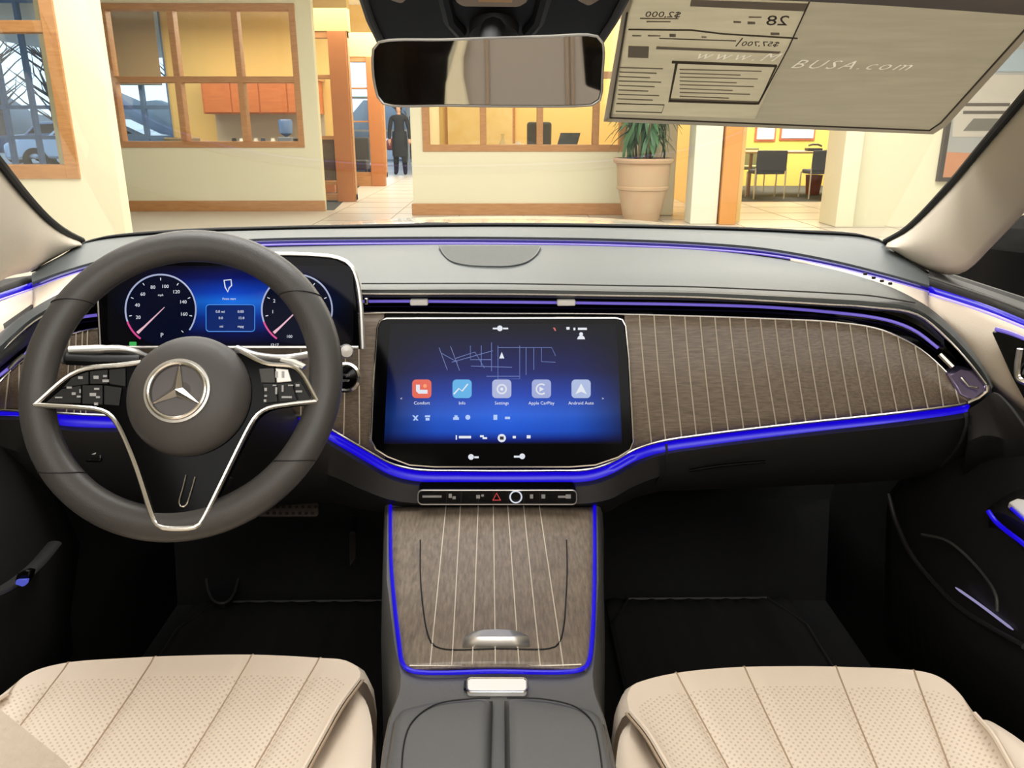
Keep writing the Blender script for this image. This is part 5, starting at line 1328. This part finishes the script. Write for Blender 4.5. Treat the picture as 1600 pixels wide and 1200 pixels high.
MB().tube([ce + Vector((.10*math.cos(t*math.pi/10), 0, .12*math.sin(t*math.pi/10))) for t in range(20)], .012, 6, closed=True).build('print_badge', M['ink3'], ps_)
# small wall picture left
wpn = thing('small_picture', 'small framed picture on the partition seen through the far left window', 'picture')
MB().bb(-9.6, -9.3, 13.15, 13.2, 1.0, 1.6).build('frame', mat('brown_picture', (120, 96, 80), .6), wpn, smooth=False, bevel=.01)
MB().bb(-9.57, -9.33, 13.14, 13.15, 1.05, 1.55).build('print', mat('pale_print_picture', (190, 170, 150), .6, var=.4, vscale=9), wpn, smooth=False)

# ------------------------------------------------------------------ person walking away in the corridor
def skin_figure(name, joints, edges, m, root, sub=2):
    me = bpy.data.meshes.new(name); me.from_pydata([j[0] for j in joints], edges, []); me.update()
    o = bpy.data.objects.new(name, me); C.objects.link(o); o.parent = root
    sk = o.modifiers.new('skin', 'SKIN'); ly = me.skin_vertices[0].data if me.skin_vertices else me.attributes
    for i, j in enumerate(joints): ly[i].radius = (j[1], j[1] if len(j) < 3 else j[2])
    ly[0].use_root = True
    s_ = o.modifiers.new('sub', 'SUBSURF'); s_.levels = sub; s_.render_levels = sub
    me.materials.append(m); return o
person = thing('person', 'person in a long black coat and dark trousers standing in the corridor, facing away', 'person')
bx, by = -2.62, 21.6
mk_ = lambda x, y, z: (bx+x, by+y, z)
coat = mat('black_wool_coat', (34, 34, 38), .9); skin = mat('skin_tone', (196, 150, 124), .6)
J = [(mk_(0,0,.95),.155,.12),(mk_(0,0,1.12),.14,.11),(mk_(0,0,1.30),.165,.12),(mk_(0,0,1.43),.13,.10),(mk_(0,0,1.50),.06,.06),
     (mk_(-.19,0,1.42),.065),(mk_(-.25,.02,1.15),.055),(mk_(-.26,-.04,.90),.048),(mk_(.19,0,1.42),.065),(mk_(.25,.02,1.15),.055),(mk_(.26,-.04,.90),.048),
     (mk_(-.10,0,.86),.10),(mk_(-.11,.03,.48),.085),(mk_(-.12,.0,.09),.06),(mk_(-.13,-.12,.05),.045),
     (mk_(.10,0,.86),.10),(mk_(.11,-.05,.48),.085),(mk_(.12,-.02,.09),.06),(mk_(.13,-.14,.05),.045)]
E = [(0,1),(1,2),(2,3),(3,4),(3,5),(5,6),(6,7),(3,8),(8,9),(9,10),(0,11),(11,12),(12,13),(13,14),(0,15),(15,16),(16,17),(17,18)]
skin_figure('body', J, E, coat, person)
MB().lathe([(.20,0),(.205,.25),(.19,.5),(.175,.62)], Vector((bx, by, .48)), seg=20).build('coat_skirt', coat, person)
MB().lathe([(.0001,-.115),(.05,-.105),(.075,-.05),(.082,.02),(.07,.08),(.04,.112),(.0001,.12)], Vector((bx, by, 1.66)), seg=20).build('head', skin, person)
MB().lathe([(.07,-.09),(.088,-.03),(.092,.04),(.075,.10),(.035,.13),(.0001,.135)], Vector((bx, by+.012, 1.665)), seg=20).build('hair', mat('dark_brown_hair', (40, 30, 24), .8), person)
MB().tube([Vector((bx, by, 1.5)), Vector((bx, by, 1.57))], .05, 12).build('neck', skin, person)
hm = lambda s: MB().tube([Vector((bx+s*.26, by-.04, .90)), Vector((bx+s*.262, by-.05, .86)), Vector((bx+s*.262, by-.06, .80))], [.035, .042, .03], 10, flat=.5)
for s in (-1, 1):
    h_ = hm(s).build('hand', skin, person)
    fg = MB()
    for q in range(4): fg.tube([Vector((bx+s*.262, by-.085+q*.018, .81)), Vector((bx+s*.258, by-.09+q*.018, .77)), Vector((bx+s*.25, by-.09+q*.018, .74+.006*abs(q-1.5)))], .009, 6)
    fg.tube([Vector((bx+s*.25, by-.09, .86)), Vector((bx+s*.245, by-.115, .81))], .010, 6)
    fg.build('fingers', skin, h_)

# ------------------------------------------------------------------ outdoors beyond the glazing
struct('floor_outside', MB().bb(-60, 40, 27.5, 90, -.25, -.05), mat('asphalt', (120, 126, 134), .8))
struct('floor_outside_left', MB().bb(-60, -6.3, 16.5, 27.5, -.25, -.05), bpy.data.materials['asphalt'])
def parked(cx, cy, rz, col, label):
    r_ = thing('parked_car', label, 'car', 'cars parked outside the showroom windows')
    Rz = Matrix.Rotation(rz, 3, 'Z'); o = Vector((cx, cy, 0))
    prof = [(-2.2,.35),(-2.2,.75),(-1.75,.92),(-1.0,.98),(-.5,1.38),(.7,1.42),(1.5,1.02),(2.15,.9),(2.25,.4)]
    rows = [[o + Rz @ Vector((x, s*(.88 if z < 1.0 else .70), z)) for x, z in prof] for s in (-1, -.97, .97, 1)]
    MB().prism([o + Rz @ Vector((x, -.86, z)) for x, z in prof], Rz @ Vector((0, 1.72, 0))).build('body', mat('car_paint_%d' % int(cx*10), col, .2, .3, coat=.8), r_, bevel=.08, bseg=3, smooth=True)
    for s in (-.868, .868):
        MB().prism([o + Rz @ Vector((x, s, z)) for x, z in ((-.85,1.0),(-.48,1.30),(.66,1.33),(1.25,1.03))], Rz @ Vector((0, .006, 0))).build('side_window', M['gloss'], r_, smooth=False)
    for x in (-1.4, 1.4):
        for s in (-.8, .8):
            MB().lathe([(.18,-.1),(.33,-.1),(.34,0),(.33,.1),(.18,.1)], o + Rz @ Vector((x, s, .33)), Rz @ Vector((0,1,0)), 20).build('wheel', M['black'], r_)
parked(-15.5, 30, 0, (60, 84, 120), 'dark blue car parked outside beyond the left office windows')
parked(-11.5, 24, .1, (150, 176, 206), 'pale blue car parked outside nearest the left office windows')
parked(-20.5, 26, .0, (196, 204, 214), 'silver car parked outside at far left')
parked(-2.5, 34, .2, (170, 60, 60), 'red car parked outside beyond the corridor end')
for i, (x, y, h) in enumerate(((-20, 38, 9), (-14, 40, 10), (-9, 36, 8), (-4.2, 40, 9), (-26, 44, 11), (1, 42, 9))):
    t_ = thing('bare_tree', ('bare winter tree beyond the car park, second from the left', 'bare winter tree beyond the car park, third from the left', 'bare winter tree beyond the car park just left of the office', 'bare winter tree beyond the car park in line with the corridor', 'leftmost and tallest bare winter tree beyond the car park', 'rightmost bare winter tree beyond the car park')[i], 'tree', 'bare trees beyond the car park')
    tk_ = MB(); br = MB(); rn = random.Random(i)
    tk_.tube([Vector((x, y, -.05)), Vector((x+.1, y, h*.3)), Vector((x-.1, y, h*.6))], [.22, .16, .09], 8)
    tk_.build('trunk', mat('grey_bark', (92, 84, 80), .9) if i == 0 else bpy.data.materials['grey_bark'], t_)
    for k in range(60):
        z = h*(.15 + .5*rn.random()); a = rn.random()*6.28; L = h*.3*rn.random() + .6
        p0 = Vector((x, y, z)); p1 = p0 + Vector((math.cos(a)*L*.5, math.sin(a)*L*.5, L*.35)); p2 = p1 + Vector((math.cos(a+.5)*L*.4, math.sin(a+.5)*L*.4, L*.3))
        br.tube([p0, p1, p2], [.05, .03, .01], 4, cap=False)
    br.build('branches', bpy.data.materials['grey_bark'], t_)
hg = MB(); rn = random.Random(9)
rows = [[Vector((x, 56 + math.sin(x), z + (0 if z < 1 else 1.6*math.sin(x*.7)+.8*math.sin(x*1.9))*.45)) for x in range(-45, 30)] for z in (-.1, 1.4, 2.6)]
tag(hg.grid(rows).build('treeline', mat('grey_blue_treeline', (150, 160, 172), .95, var=.5, vscale=.6, col2=(110, 120, 124)), None, solid=.5), 'grey blue line of distant trees beyond the car park', 'trees')
# dark stand-in car body, added to blacken the view through the passenger door window
dkc = thing('stand_in_car_body', 'black stand-in car body added to darken the passenger side window', 'car')
MB().grid([[Vector((1.75 + b, y, z - .07*max(0, y-2.2))) for y in (-2, -1, 0, 1, 2, 2.6, 3.15)] for b, z in ((0,.1),(-.05,.5),(-.04,.80),(.03,.87),(.4,.92),(1.3,.94))]).build('body_side', mat('stand_in_black', (4, 4, 5), .8, spec=.05), dkc, solid=.03)
MB().grid([[Vector((1.722 + b, y, z)) for y in (-1.5, -.5, .5, 1.5)] for b, z in ((.10,.90),(.14,1.3))]).build('side_window', M['gloss'], dkc, solid=.005)
MB().box((1.70, 1.9, .80), (.02, 1.2, .012)).build('belt_moulding', M['pad_dark'], dkc)
for n_ in ('touchscreen','instrument_display','steering_wheel','dashboard'):
    pass
# put every Empty at the base of its thing
for o in list(S.objects):
    if o.type == 'EMPTY' and o.parent is None and o.location.length < 1e-6: seat_origin(o)
